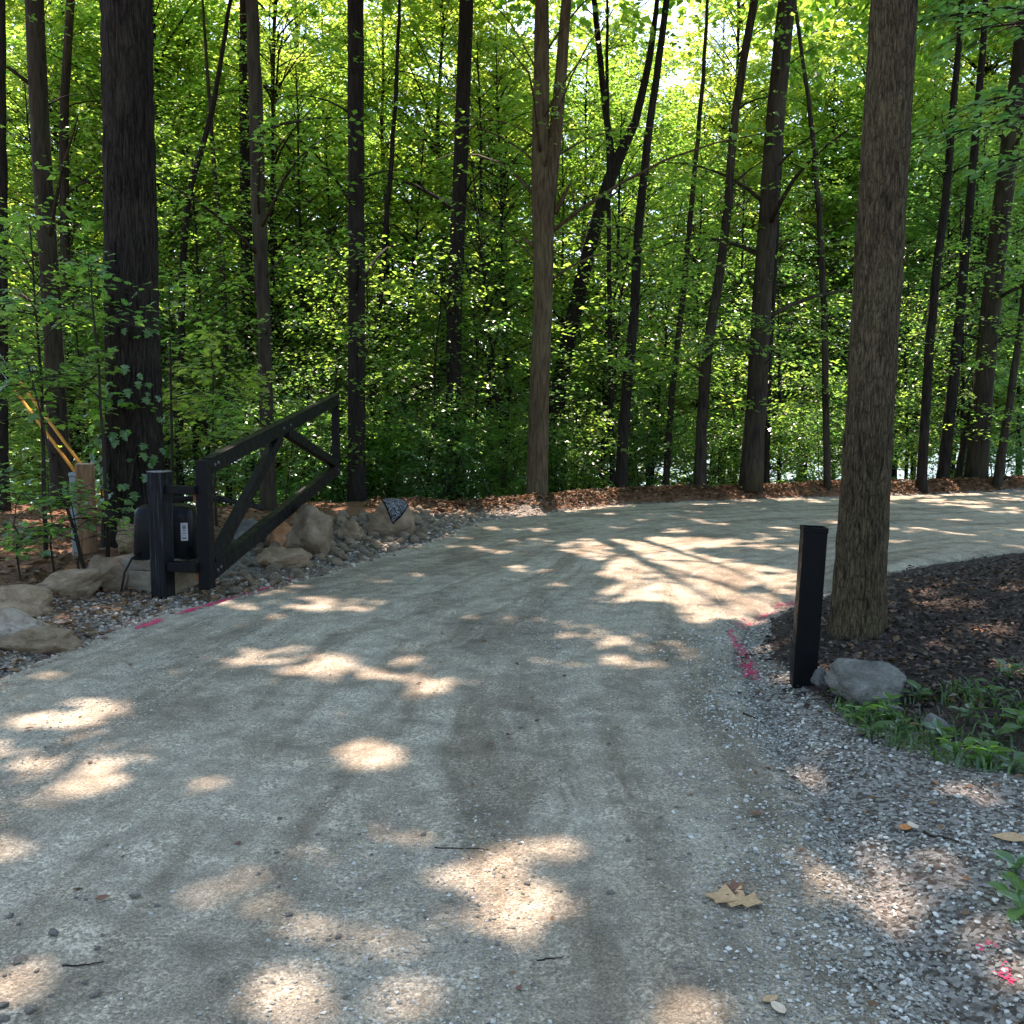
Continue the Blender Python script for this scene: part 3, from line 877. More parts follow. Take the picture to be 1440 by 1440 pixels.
def leafy_branches(path, rad0, z0, z1, nb, Lmax, rng, spr=9, nl=10, leaf=0.11, spl=0.7, az_bias=None, sag=0.5, shape_pow=3.0, twigs=False, el0=0.5):
    """branches up a stem between heights z0 and z1 (absolute), with sprays of leaves"""
    path = np.asarray(path)
    wood, Os, Ds = [], [], []
    az = rng.rand() * 6.28
    zs = np.sort(z0 + (z1 - z0) * rng.rand(nb))
    order = np.argsort(path[:, 2])
    for z in zs:
        o = np.array([np.interp(z, path[order, 2], path[order, i]) for i in range(3)])
        f = (z - z0) / max(z1 - z0, 1e-3)
        az += 2.4 + rng.randn() * 0.4
        a = az if az_bias is None else az_bias + rng.randn() * 0.8
        L = Lmax * (1 - 0.7 * f ** shape_pow) * (0.45 + 0.65 * rng.rand())
        p = branch_pts(o, a, el0 + 0.35 * f + rng.randn() * 0.15, L, rng, 6, sag + rng.rand() * 0.3)
        r = max(rad0 * 0.33, 0.008) * (L / Lmax) * np.linspace(1, 0.22, 6)
        wood.append((p, np.maximum(r, 0.004), 5))
        m = max(2, int(spr * L / Lmax))
        t = 0.22 + 0.78 * (np.arange(m) + rng.rand(m)) / m
        O = along(p, t)
        bd = unit(p[-1] - p[0])
        sgn = np.where(np.arange(m) % 2 == 0, 1, -1)
        aa = np.arctan2(bd[1], bd[0]) + sgn * (0.9 - 0.7 * t + rng.randn(m) * 0.3)
        D = np.stack([np.cos(aa), np.sin(aa), 0.05 + rng.randn(m) * 0.15], 1)
        Os.append(O); Ds.append(D)
    O = np.concatenate(Os); D = np.concatenate(Ds)
    Ls = spl * (0.6 + 0.7 * rng.rand(len(O)))
    if twigs:
        for o, d, l in zip(O, D, Ls):
            q = o[None] + unit(d)[None] * np.linspace(0, l, 4)[:, None]
            q[:, 2] -= 0.18 * l * np.linspace(0, 1, 4) ** 2
            wood.append((q, np.linspace(0.005, 0.002, 4), 3))
    return wood, leaves_on(O, D, Ls, nl, leaf, rng)
def crown_cloud(c, r, n, rng, leaf, spl=0.9, nl=10, shell=0.35):
    """sprays spread through an ellipsoidal crown in clumps"""
    ncl = max(10, n // 14)
    u = unit(rng.randn(ncl, 3)) * (shell + (1 - shell) * rng.rand(ncl, 1) ** 0.5)
    C = np.asarray(c)[None] + u * np.asarray(r)[None]
    O = np.repeat(C, 14, axis=0)[:n]
    O = O + rng.randn(len(O), 3) * np.array([0.75, 0.75, 0.35])
    D = unit(O - np.asarray(c)[None]) * np.array([1, 1, 0.25]) + rng.randn(len(O), 3) * np.array([.6, .6, .15])
    return leaves_on(O, D, spl * (0.6 + 0.6 * rng.rand(len(O))), nl, leaf, rng, jit=0.09)

# ------------------------------------------------------------------ bark with real furrows for the near trunks
def bark_trunk(name, path, radii, mat, k=150, step=0.04, depth=0.016, freq=26.0, stretch=0.10, flare=0.25, flare_h=0.5, seed=0):
    path = np.asarray(path, float); radii = np.asarray(radii, float)
    s = np.concatenate([[0], np.cumsum(np.linalg.norm(np.diff(path, axis=0), axis=1))])
    zz = np.arange(0, s[-1], step)
    C = np.stack([np.interp(zz, s, path[:, i]) for i in range(3)], 1)
    # smooth the centre line
    ker = np.hanning(21); ker /= ker.sum()
    for i in range(3):
        pad = np.concatenate([2 * C[0, i] - C[10:0:-1, i], C[:, i], 2 * C[-1, i] - C[-2:-12:-1, i]])
        C[:, i] = np.convolve(pad, ker, 'valid')
    Rr = np.interp(zz, s, radii)
    th = np.arange(k) * 2 * math.pi / k
    Z, T = np.meshgrid(zz, th, indexing='ij')
    R0 = Rr[:, None]
    cx, cy = np.cos(T) * R0, np.sin(T) * R0
    wz = Z + 0.05 * vnoise(cx * 9, cy * 9, Z * 2, seed + 3)
    n = vnoise(cx * freq, cy * freq, wz * freq * stretch, seed)
    n2 = vnoise(cx * freq * 2.1, cy * freq * 2.1, wz * freq * stretch * 2.6, seed + 5)
    ridge = np.abs(n - 0.5) * 2
    d = (np.clip(ridge * 1.6, 0, 1) - 0.6) * depth + (n2 - 0.5) * depth * 0.6
    low = (vnoise(np.cos(T) * 1.5, np.sin(T) * 1.5, Z * 0.6, seed + 9) - 0.5) * R0 * 0.14
    fl = flare * R0 * np.exp(-Z / flare_h) * (0.6 + 0.8 * vnoise(np.cos(T) * 2.2, np.sin(T) * 2.2, Z * 0.8, seed + 11))
    RR = R0 + d + low + fl
    V = np.stack([C[:, 0:1] + np.cos(T) * RR, C[:, 1:2] + np.sin(T) * RR, np.repeat(C[:, 2:3], k, 1)], -1).reshape(-1, 3)
    n_ = len(zz)
    i = np.arange(n_ - 1)[:, None] * k
    j = np.arange(k)[None, :]; j2 = (j + 1) % k
    F = np.stack([i + j, i + j2, i + k + j2, i + k + j], -1).reshape(-1, 4)
    return mesh_np(name, V, F, mat, True)

def local(pts, base):
    return np.asarray(pts) - np.asarray(base)[None]

# ------------------------------------------------------------------ trees traced one by one
def trace(pix, Y, height, lean=None):
    """pixel trace (x, y, width) at distance Y -> path from ground up to `height`"""
    P = [at(x, y, Y) for x, y, w_ in pix]
    W = [w_ / 2.0 * Y / FPX for _, _, w_ in pix]
    pts = sorted(zip(P, W), key=lambda q: q[0][2])
    P = [p for p, _ in pts]; W = [w_ for _, w_ in pts]
    b = P[0].copy(); d = (P[1] - P[0]); d = d / max(d[2], 0.2)
    zb = gz(b[0], b[1]) - 0.12
    if b[2] > zb + 0.1:
        b2 = b + d * 0.35 * (zb - b[2]); b2[2] = zb
        P.insert(0, b2); W.insert(0, W[0] * 1.08)
    t = P[-1]; d = (P[-1] - P[-2]); d = d / max(d[2], 0.3); d[:2] = np.clip(d[:2], -0.25, 0.25)
    dz = height - t[2]
    if dz > 0.5:
        P.append(t + d * dz * 0.5 * np.array([0.8, 0.8, 1])); W.append(W[-1] * 0.72)
        P.append(t + d * dz * np.array([0.6, 0.6, 1])); W.append(W[-1] * 0.35)
    return np.array(P), np.array(W)
def densify(P, W, n=26, wob=0.0, rng=None):
    t = np.linspace(0, 1, n)
    s = np.concatenate([[0], np.cumsum(np.linalg.norm(np.diff(P, axis=0), axis=1))]); s /= s[-1]
    C = np.stack([np.interp(t, s, P[:, i]) for i in range(3)], 1)
    ker = np.array([1, 2, 3, 2, 1.]); ker /= ker.sum()
    for i in range(3):
        pad = np.concatenate([2 * C[0, i] - C[2:0:-1, i], C[:, i], 2 * C[-1, i] - C[-2:-4:-1, i]])
        C[:, i] = np.convolve(pad, ker, 'valid')
    if wob: C[:, :2] += (rng.rand(n, 2) - 0.5) * wob
    return C, np.interp(t, s, W)

GROUP_TREES = 'tall trees along the edge of the drive'
def traced_tree(name, label, pix, Y, height, mat, seed, crown=None, near=False, limbs=None, low=None, leafmat=LEAF, bark_kw=None, fork=None, leaf=0.29, cn=900):
    rng = np.random.RandomState(seed)
    P, W = trace(pix, Y, height)
    base = P[0] + np.array([0, 0, 0.12])
    root = tag(empty(name, base), label, 'tree', GROUP_TREES)
    if near:
        kw = dict(k=150, step=0.04)
        kw.update(bark_kw or {})
        link('trunk', bark_trunk('trunk', local(P, base), W, mat, seed=seed, **kw), root)
        C, Wd = densify(P, W)
    else:
        C, Wd = densify(P, W, 40, 0.02, rng)
        Wd = Wd * (1 + 0.16 * np.exp(-np.arange(40) * 0.9))
        link('trunk', tubes_mesh('trunk', [(local(C, base), Wd, 14)], mat), root)
    if fork is not None:
        PF = np.array([at(x, y, Y) for x, y, w_ in fork]); WF = np.array([w_ / 2.0 * Y / FPX for _, _, w_ in fork])
        d = PF[-1] - PF[-2]; d = d / d[2]
        PF = np.vstack([PF, PF[-1] + d * 4 * np.array([.8, .8, 1]), PF[-1] + d * 8 * np.array([.6, .6, 1])]); WF = np.concatenate([WF, [WF[-1] * .7, WF[-1] * .3]])
        Cf, Wf = densify(PF, WF, 30, 0.015, rng)
        link('fork', tubes_mesh('fork', [(local(Cf, base), Wf, 12)], mat), root)
    wood, lv = [], []
    if 14 < Y and not (740 < pix[-1][0] < 770):
        w_, l_ = leafy_branches(C, 0.05, base[2] + 0.8, base[2] + 6.0, 9, 1.7, rng, 9, 9, 0.11, 0.6, az_bias=-1.57, sag=0.6)
        wood += w_; lv.append(l_)
    if low:
        for kwl in low:
            w_, l_ = leafy_branches(C, Wd[len(Wd) // 2], rng=rng, **kwl)
            wood += w_; lv.append(l_)
    if crown:
        c, r = crown
        zc0 = c[2] - r[2] * 0.7
        for q in range(7):
            z = zc0 + (height - zc0) * rng.rand() * 0.7
            o = np.array([np.interp(z, C[:, 2], C[:, i]) for i in range(3)])
            tgt = np.asarray(c) + unit(rng.randn(3)) * np.asarray(r) * 0.75
            m = (o + tgt) / 2 + np.array([0, 0, 0.8])
            tt = np.linspace(0, 1, 8)[:, None]
            p = (1 - tt) ** 2 * o + 2 * tt * (1 - tt) * m + tt ** 2 * tgt
            wood.append((p, np.linspace(0.045, 0.012, 8), 6))
        lv.append(crown_cloud(c, r, int(cn * 0.58), rng, leaf))
    if wood:
        for p, r, k in wood:
            link('limb', tubes_mesh('limb', [(local(p, base), r, k)], mat), root)
    if lv:
        link('crown', leaf_mesh('crown', cat_leaves(lv), leafmat, base, rng, 'diamond', True, 0.75), root)
    return root, C, base

# (name, label, trace, distance, height, bark, seed, extra)
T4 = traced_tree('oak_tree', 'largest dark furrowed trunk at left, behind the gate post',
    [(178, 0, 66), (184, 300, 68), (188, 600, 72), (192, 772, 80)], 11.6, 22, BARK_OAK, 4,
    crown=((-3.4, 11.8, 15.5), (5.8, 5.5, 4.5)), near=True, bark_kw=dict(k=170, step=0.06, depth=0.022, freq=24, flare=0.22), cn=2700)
T14 = traced_tree('poplar_tree', 'large brown trunk standing beside the black latch post',
    [(1258, 0, 60), (1243, 250, 61), (1228, 500, 63), (1213, 740, 68), (1206, 878, 73)], 7.05, 21, BARK_BROWN, 14,
    crown=((2.4, 11.6, 16.0), (5.2, 5.2, 4.5)), near=True, bark_kw=dict(k=150, step=0.055, depth=0.011, freq=34, flare=0.16, flare_h=0.35), cn=2300)
T8 = traced_tree('forked_tree', 'tan forked trunk standing alone at the middle of the drive edge',
    [(762, 0, 19), (761, 120, 22), (760, 220, 24), (764, 290, 32), (764, 420, 26), (758, 560, 27), (755, 706, 32)], 18.6, 20, BARK_TAN, 8,
    crown=((0.0, 18.0, 15.5), (5.5, 5.0, 4.5)), near=True, bark_kw=dict(k=80, step=0.06, depth=0.008, freq=22, flare=0.12, flare_h=0.3),
    fork=[(768, 300, 22), (776, 240, 20), (786, 140, 17), (792, 60, 15), (797, 0, 14)],
    low=[dict(z0=4.0, z1=9.0, nb=14, Lmax=4.2, spr=12, nl=10, leaf=0.12, spl=0.8, sag=0.6)], cn=1700)
for tr_ in ([(760, 352, 9), (744, 341, 6), (733, 334, 3)], [(780, 300, 8), (793, 275, 6), (802, 258, 5), (806, 275, 3), (808, 296, 2)]):
    pp_ = np.array([at(x, y, 18.55) for x, y, _ in tr_])
    link('stub', tubes_mesh('stub', [(local(pp_, T8[2]), np.array([w_ / 2 * 18.55 / FPX for _, _, w_ in tr_]), 8)], BARK_TAN), T8[0])
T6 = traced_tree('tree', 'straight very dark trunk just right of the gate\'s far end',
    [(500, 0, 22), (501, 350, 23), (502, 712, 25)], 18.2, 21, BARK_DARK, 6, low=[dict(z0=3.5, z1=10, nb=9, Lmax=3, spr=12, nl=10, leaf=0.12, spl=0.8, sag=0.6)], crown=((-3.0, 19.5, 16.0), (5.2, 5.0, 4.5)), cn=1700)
T5 = traced_tree('tree', 'slightly crooked reddish brown trunk rising behind the gate',
    [(355, 20, 17), (362, 200, 20), (364, 330, 20), (372, 450, 19), (378, 720, 21)], 16.2, 19, BARK_GREY, 5, low=[dict(z0=3.5, z1=9, nb=8, Lmax=2.6, spr=12, nl=10, leaf=0.12, spl=0.8, sag=0.6)], crown=((-5.2, 18.0, 15.5), (4.8, 4.6, 4.0)), cn=1400)
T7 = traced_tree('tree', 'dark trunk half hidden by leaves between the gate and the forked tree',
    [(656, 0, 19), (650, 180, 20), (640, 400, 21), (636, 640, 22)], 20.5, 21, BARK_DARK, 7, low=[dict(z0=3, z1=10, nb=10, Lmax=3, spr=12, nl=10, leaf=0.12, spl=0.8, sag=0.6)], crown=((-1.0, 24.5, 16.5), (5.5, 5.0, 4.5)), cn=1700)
T2 = traced_tree('tree', 'tall grey trunk left of the largest dark trunk',
    [(48, 0, 24), (62, 280, 25), (72, 420, 25), (84, 640, 27)], 17.0, 21, BARK_GREY, 2, low=[dict(z0=3, z1=9, nb=9, Lmax=3, spr=12, nl=10, leaf=0.12, spl=0.8, sag=0.6)], crown=((-8.5, 19, 16), (5, 5, 4.5)), cn=1500)
T3 = traced_tree('tree', 'thin trunk between the tall grey one and the largest dark trunk',
    [(100, 0, 11), (90, 140, 12), (90, 280, 13), (96, 560, 14)], 22.0, 17, BARK_GREY, 3, low=[dict(z0=2.5, z1=11, nb=12, Lmax=2.2, spr=10, nl=9, leaf=0.12, spl=0.75, sag=0.6)])
T1 = traced_tree('tree', 'dark narrow trunk cut by the left edge of the picture',
    [(2, 100, 12), (3, 300, 14), (4, 640, 15)], 16.0, 18, BARK_DARK, 1)
T9 = traced_tree('leaning_tree', 'leaning dark tree with a fork right of the tan forked trunk',
    [(892, 185, 12), (865, 225, 17), (832, 335, 19), (800, 470, 21), (778, 590, 22)], 23.0, 12, BARK_DARK, 9,
    fork=[(862, 232, 12), (858, 205, 10), (852, 160, 9)])
T10 = traced_tree('tree', 'slender black wavy trunk first right of the leaning tree',
    [(935, 25, 9), (908, 220, 11), (897, 320, 12), (893, 430, 13), (880, 560, 15), (872, 690, 17)], 20.0, 16, BARK_DARK, 10, low=[dict(z0=2.5, z1=11, nb=12, Lmax=2.2, spr=10, nl=9, leaf=0.12, spl=0.75, sag=0.6)], crown=((3.0, 26, 15.5), (4.5, 4.5, 4.0)), cn=1200)  # crown is an unseen extra, set behind the trunk to shade the drive
T11 = traced_tree('tree', 'slender dark trunk left of the thick reddish trunk on the far verge',
    [(1062, 0, 11), (1032, 160, 11), (1024, 300, 12), (1010, 400, 13), (990, 520, 15), (984, 690, 17)], 20.5, 18, BARK_GREY, 11, low=[dict(z0=2.5, z1=11, nb=12, Lmax=2.2, spr=10, nl=9, leaf=0.12, spl=0.75, sag=0.6)])
T12 = traced_tree('tree', 'thick leaning reddish brown trunk left of the large brown trunk',
    [(1107, 0, 24), (1096, 100, 25), (1080, 300, 26), (1070, 450, 27), (1056, 690, 31)], 20.4, 22, BARK_GREY, 12,
    crown=((6.2, 22.5, 16), (5.5, 5.0, 4.5)), low=[dict(z0=3, z1=10, nb=11, Lmax=3.2, spr=12, nl=10, leaf=0.12, spl=0.8, sag=0.6)], cn=1700)
T13 = traced_tree('thin_tree', 'thin pole trunk between thick reddish trunk and the large brown trunk',
    [(1122, 40, 5), (1140, 160, 6), (1152, 300, 8), (1160, 450, 9), (1163, 690, 10)], 21.0, 15, BARK_GREY, 13, low=[dict(z0=2.5, z1=11, nb=12, Lmax=2.2, spr=10, nl=9, leaf=0.12, spl=0.75, sag=0.6)])
T15 = traced_tree('thin_tree', 'slim trunk first right of the large brown trunk',
    [(1342, 140, 9), (1328, 300, 11), (1312, 420, 12), (1302, 560, 13), (1296, 686, 14)], 21.6, 15, BARK_DARK, 15, low=[dict(z0=2.5, z1=11, nb=12, Lmax=2.2, spr=10, nl=9, leaf=0.12, spl=0.75, sag=0.6)])
T16 = traced_tree('tree', 'thick leaning trunk near the right edge on the far verge',
    [(1424, 180, 24), (1404, 330, 25), (1388, 480, 26), (1372, 680, 28)], 23.0, 21, BARK_GREY, 16, low=[dict(z0=3, z1=10, nb=11, Lmax=3, spr=12, nl=10, leaf=0.12, spl=0.8, sag=0.6)], crown=((12.0, 24, 16), (5.5, 5, 4.5)), cn=1500)
T17 = traced_tree('thin_tree', 'slim leaning trunk nearest the right edge of the picture',
    [(1442, 410, 9), (1424, 540, 10), (1402, 678, 12)], 22.5, 15, BARK_GREY, 17, crown=((13.5, 27, 16), (5, 5, 4.5)), cn=1300)  # unseen crown added to shade the far right of the drive
T18 = traced_tree('thin_tree', 'black leaning trunk close left of the thick right-hand one',
    [(1350, 440, 13), (1338, 560, 15), (1324, 684, 17)], 22.8, 14, BARK_DARK, 18, crown=((8.0, 28, 15.5), (5, 5, 4.5)), cn=1400)  # crown added out of view, blocks sun from the drive past the bend
T19 = traced_tree('thin_tree', 'short slanting pole just left of the thick right-hand trunk base',
    [(1372, 540, 8), (1358, 610, 9), (1345, 682, 10)], 23.4, 11, BARK_GREY, 19)
T20 = traced_tree('thin_tree', 'dark pole close behind the thick reddish trunk',
    [(1090, 350, 9), (1080, 520, 10), (1076, 688, 11)], 22.6, 15, BARK_DARK, 20)
T21 = traced_tree('thin_tree', 'slim pole between the tan forked trunk and the wavy black trunk',
    [(856, 330, 6), (858, 480, 7), (862, 690, 8)], 21.2, 13, BARK_DARK, 21)
T22 = traced_tree('thin_tree', 'slim pole midway between wavy black trunk and the next slender trunk',
    [(960, 420, 8), (944, 560, 9), (936, 692, 10)], 21.8, 13, BARK_GREY, 22)
T23 = traced_tree('thin_tree', 'bent dark sapling trunk behind the gate left of the straight dark trunk',
    [(345, 180, 17), (346, 320, 16), (350, 500, 14), (352, 700, 15)], 24.0, 14, BARK_DARK, 23)
T24 = traced_tree('thin_tree', 'slim curved stem between the largest trunk and the gate',
    [(298, 160, 7), (268, 260, 8), (258, 330, 9), (252, 560, 10)], 20.0, 12, BARK_DARK, 24)
T25 = traced_tree('thin_tree', 'pale slim stem right of the curved stem behind the gate',
    [(302, 240, 6), (310, 330, 8), (318, 480, 8), (322, 690, 9)], 22.0, 12, BARK_GREY, 25)
T26 = traced_tree('thin_tree', 'slim trunk right of the straight dark trunk behind draped boulder',
    [(538, 380, 8), (524, 520, 9), (522, 700, 10)], 21.0, 12, BARK_DARK, 26)

# ------------------------------------------------------------------ understory: slim leafy trees behind the drive
def understory(seed, x, y, H, Lmax, mat, leafmat, leaf=0.11, dens=1.0, h0=0.10, label='', twigs=False, shape='diamond', name='understory_tree', group='understory trees behind the drive', r0=None, spr=14):
    rng = np.random.RandomState(seed)
    zb = gz(x, y)
    base = np.array([x, y, zb])
    n = 12
    lean = rng.randn(2) * 0.04
    t = np.linspace(0, 1, n)
    path = base[None] + np.stack([lean[0] * H * t + np.cumsum(rng.randn(n)) * 0.03, lean[1] * H * t + np.cumsum(rng.randn(n)) * 0.03, H * t - 0.1], 1)
    r0 = r0 or (0.012 + 0.0065 * H)
    rr = np.linspace(r0, r0 * 0.15, n)
    root = tag(empty(name, base), label, 'tree', group)
    link('trunk', tubes_mesh('trunk', [(local(path, base), rr, 7)], mat), root)
    wood, lv = leafy_branches(path, r0, zb + H * h0, zb + H * 0.99, int(H * 4.2 * dens) + 6, Lmax, rng, spr, 11, leaf, 0.75, twigs=twigs)
    link('branches', tubes_mesh('branches', [(local(p, base), r, 4 if k > 3 else 3) for p, r, k in wood], TWIG), root)
    link('crown', leaf_mesh('crown', lv, leafmat, base, rng, shape, True, 0.7), root)
    return root
PLACES = [(60, 'at the far left edge of the wood'), (150, 'behind the tall grey left trunk'), (240, 'behind the largest dark trunk'), (330, 'behind the hinge end of the gate'),
          (430, 'behind the middle of the gate'), (520, 'around the straight very dark trunk'), (640, 'behind the draped boulder'), (760, 'just left of the tan forked trunk'),
          (860, 'just right of the tan forked trunk'), (960, 'around the slender black wavy trunk'), (1060, 'left of the thick reddish trunk'), (1170, 'right of the thick reddish trunk'),
          (1290, 'behind the large brown trunk'), (1380, 'beyond the bend, left of the thick right-hand trunk'), (9999, 'at the far right edge of the wood')]
SEEN = {}
def under_label(x, y, row):
    px = 720 + x / y * FPX
    where = next(w_ for lim, w_ in PLACES if px < lim)
    l = ('low bushy tree ', 'middle-height leafy tree ', 'tall slim tree deeper in ')[row] + where
    n = SEEN.get(l, 0); SEEN[l] = n + 1
    return l if n == 0 else l.replace('low bushy', 'second low bushy').replace('middle-height', 'second middle-height').replace('tall slim', 'second tall slim') if n == 1 else 'third ' + l
rs = np.random.RandomState(77)
spots = []
for px in np.linspace(-60, 1500, 21):
    for row, (d0, d1) in enumerate(((1.4, 3.6), (4.5, 8.0), (9.0, 14.0))):
        pxx = px + rs.randn() * 28
        Y = 19 + (px > 900) * 2.0
        for _ in range(3):
            x = (pxx - 720) / FPX * Y
            Y = far_edge(x) + d0 + (d1 - d0) * rs.rand()
        spots.append((x, Y, row))
row2 = []
for i, (x, y, row) in enumerate(spots):
    if row == 2:
        row2.append((x, y)); rs.rand(3); continue
    H = (4.5 + 3.0 * rs.rand(), 9.0 + 4.0 * rs.rand(), 14 + 5.0 * rs.rand())[row]
    lm = (LEAF_DARK, LEAF, LEAF)[rs.randint(3)] if row < 2 else (LEAF, LEAF_YEL, LEAF)[rs.randint(3)]
    understory(1000 + i, float(x), float(y), H, (2.1, 3.0, 3.6)[row], BARK_DARK, lm, (0.082, 0.104, 0.17)[row], (1.75, 1.5, 0.95)[row], (0.10, 0.28, 0.34)[row] * (1.0 if x / y < 0.1 else 1.25), under_label(x, y, row), spr=(12, 15, 17)[row])

def shrub_proto(seed, leafmat):
    rng = np.random.RandomState(seed)
    root = empty('shrub', (0, 0, 0))
    lvs, wood = [], []
    for q in range(6):
        a = q * 1.05 + rng.rand() * 0.4
        H = 1.5 + 0.9 * rng.rand()
        t = np.linspace(0, 1, 8)
        path = np.stack([np.cos(a) * (0.1 + 0.55 * t) , np.sin(a) * (0.1 + 0.55 * t), H * t - 0.1], 1)
        wood.append((path, np.linspace(0.014, 0.004, 8), 5))
        w_, l_ = leafy_branches(path, 0.012, 0.12, H * 0.99, 15, 0.85, rng, 7, 9, 0.075, 0.40)
        wood += [(p, r, 3) for p, r, k in w_]; lvs.append(l_)
    link('stems', tubes_mesh('stems', wood, TWIG), root)
    link('leaves', leaf_mesh('leaves', cat_leaves(lvs), leafmat, (0, 0, 0), rng, 'diamond', False, 0.75), root)
    return root
sp_ = [shrub_proto(701, LEAF_DARK), shrub_proto(702, LEAF), shrub_proto(703, LEAF_DARK)]
for q in range(27):
    px = 380 + 1120 * (q + 0.5 + (rs.rand() - 0.5) * 0.8) / 27
    if px > 850 and q % 2: continue
    Y = 20.0
    for _ in range(3):
        x = (px - 720) / FPX * Y
        Y = far_edge(x) + 0.9 + 2.6 * ((q * 0.618) % 1.0)
    o = sp_[q % 3] if q < 3 else copy_tree(sp_[q % 3])
    o.location = (x, Y, gz(x, Y)); o.rotation_euler = (0, 0, rs.rand() * 6.28)
    sc_ = 0.75 + 0.5 * rs.rand(); o.scale = (sc_, sc_, sc_)
    l = 'low leafy shrub at the verge ' + next(w_ for lim, w_ in PLACES if px < lim)
    SEEN[l] = SEEN.get(l, 0) + 1
    tag(o, (l, 'second ' + l, 'third ' + l)[SEEN[l] - 1], 'shrub', 'shrubs behind the far verge')
# far trees down the slope, sharing a few crowns
def far_tree_proto(seed, H, leafmat, name='slope_tree', Lmax=5.0, leaf=0.175, spr=32, nl=13, dens=6.0, h0=0.16, r0=0.19):
    rng = np.random.RandomState(seed)
    root = empty(name, (0, 0, 0))
    n = 14
    t = np.linspace(0, 1, n)
    path = np.stack([np.cumsum(rng.randn(n)) * 0.06, np.cumsum(rng.randn(n)) * 0.06, H * t - 0.3], 1)
    link('trunk', tubes_mesh('trunk', [(path, np.linspace(r0, r0 * 0.16, n), 8)], BARK_DARK), root)
    wood, lv = leafy_branches(path, r0 * 0.85, H * h0, H * 0.99, int(H * dens), Lmax, rng, spr, nl, leaf, 1.0)
    # uneven crown: whole clumps of foliage missing here and there
    P = lv[0]
    k = fbm(P[:, 0] * 0.55 + seed, P[:, 1] * 0.55, P[:, 2] * 0.8, 2, seed) < 0.575
    lv = tuple(a[k] for a in lv)
    link('branches', tubes_mesh('branches', [(p, r, 4) for p, r, k_ in wood], TWIG), root)
    link('crown', leaf_mesh('crown', lv, leafmat, (0, 0, 0), rng, 'diamond', False, 0.75), root)
    return root
wp_ = [far_tree_proto(601 + q, 15.5 + q % 3, (LEAF, LEAF_YEL, LEAF_YEL, LEAF)[q], 'understory_tree', 4.0, 0.112, 34, 14, 7.5, 0.22, 0.12) for q in range(4)]
for q, (x, y) in enumerate(row2):
    o = wp_[q % 4] if q < 4 else copy_tree(wp_[q % 4])
    o.location = (x, y, gz(x, y)); o.rotation_euler = (0, 0, rs.rand() * 6.28)
    sc_ = 0.9 + 0.25 * rs.rand(); o.scale = (sc_, sc_, sc_)
    tag(o, under_label(x, y, 2), 'tree', 'understory trees behind the drive')
protos = [far_tree_proto(501, 25, LEAF_YEL), far_tree_proto(502, 28, LEAF_YEL), far_tree_proto(503, 23, LEAF), far_tree_proto(504, 27, LEAF_YEL)]
used = [False] * 4
k = 0
for row, (Y0, cnt) in enumerate(((39.5, 17), (46, 19))):
    for q in range(cnt):
        px = -80 + 1600 * (q + 0.5 + (rs.rand() - 0.5) * 0.7) / cnt
        Y = Y0 + (rs.rand() - 0.5) * 5
        x = (px - 720) / FPX * Y
        pi = k % 4
        o = protos[pi] if not used[pi] else copy_tree(protos[pi])
        used[pi] = True
        o.location = (x, Y, gz(x, Y))
        o.rotation_euler = (0, 0, rs.rand() * 6.28)
        s = 0.9 + 0.25 * rs.rand()
        o.scale = (s, s, s)
        where = next(w_ for lim, w_ in PLACES if px < lim)
        l = ('tree far down the lake slope ', 'farthest tree by the shore ')[row] + where
        SEEN[l] = SEEN.get(l, 0) + 1
        tag(o, l if SEEN[l] == 1 else 'second ' + l, 'tree', 'trees far down the lake slope')
        k += 1

# far shore: wooded hill across the lake reads as one mass
rngf = np.random.RandomState(5)
nfs = 9000
fx_ = rngf.uniform(-420, 420, nfs); fy_ = rngf.uniform(448, 640, nfs)
fz_ = terrain(fx_, fy_, np.full(nfs, 40.0)) + rngf.uniform(1, 11, nfs) * (0.5 + 0.5 * vnoise(fx_ / 14, fy_ / 14, 0, 3))
Pf = np.stack([fx_, fy_, fz_], 1)
V, F = leaf_diamond(np.repeat(Pf, 2, 0) + rngf.randn(nfs * 2, 3) * 1.2, unit(rngf.randn(nfs * 2, 3)), unit(rngf.randn(nfs * 2, 3) + np.array([0, 0, 1.0])), rngf.uniform(2.5, 5, nfs * 2), 0.9)
tag(link('far_woodland', mesh_np('far_woodland', V, F, LEAF)), 'wooded far shore of the lake seen through gaps', 'woodland', kind='stuff')

# ------------------------------------------------------------------ saplings at the left, close to the camera side of the big trunk
def maple_sapling(seed, px, Y, H, Lmax, label, leaf=0.085, h0=0.25, nb=None, leafmat=LEAF, lean=(0, 0), stem=None):
    rng = np.random.RandomState(seed)
    x = (px - 720) / FPX * Y
    zb = gz(x, Y)
    base = np.array([x, Y, zb])
    n = 10
    t = np.linspace(0, 1, n)
    path = base[None] + np.stack([lean[0] * H * t + np.cumsum(rng.randn(n)) * 0.015, lean[1] * H * t, H * t - 0.06], 1)
    r0 = stem or 0.006 + 0.006 * H
    root = tag(empty('sapling', base), label, 'sapling', 'saplings left of the gate')
    link('stem', tubes_mesh('stem', [(local(path, base), np.linspace(r0, r0 * 0.25, n), 7)], TWIG), root)
    wood, lv = leafy_branches(path, r0, zb + H * h0, zb + H * 0.99, nb or int(6 * H), Lmax, rng, 8, 7, leaf, 0.42, twigs=True, sag=0.7)
    link('branches', tubes_mesh('branches', [(local(p, base), r, 4 if k > 3 else 3) for p, r, k in wood], TWIG), root)
    link('leaves', leaf_mesh('leaves', lv, leafmat, base, rng, 'maple', True), root)
    return root
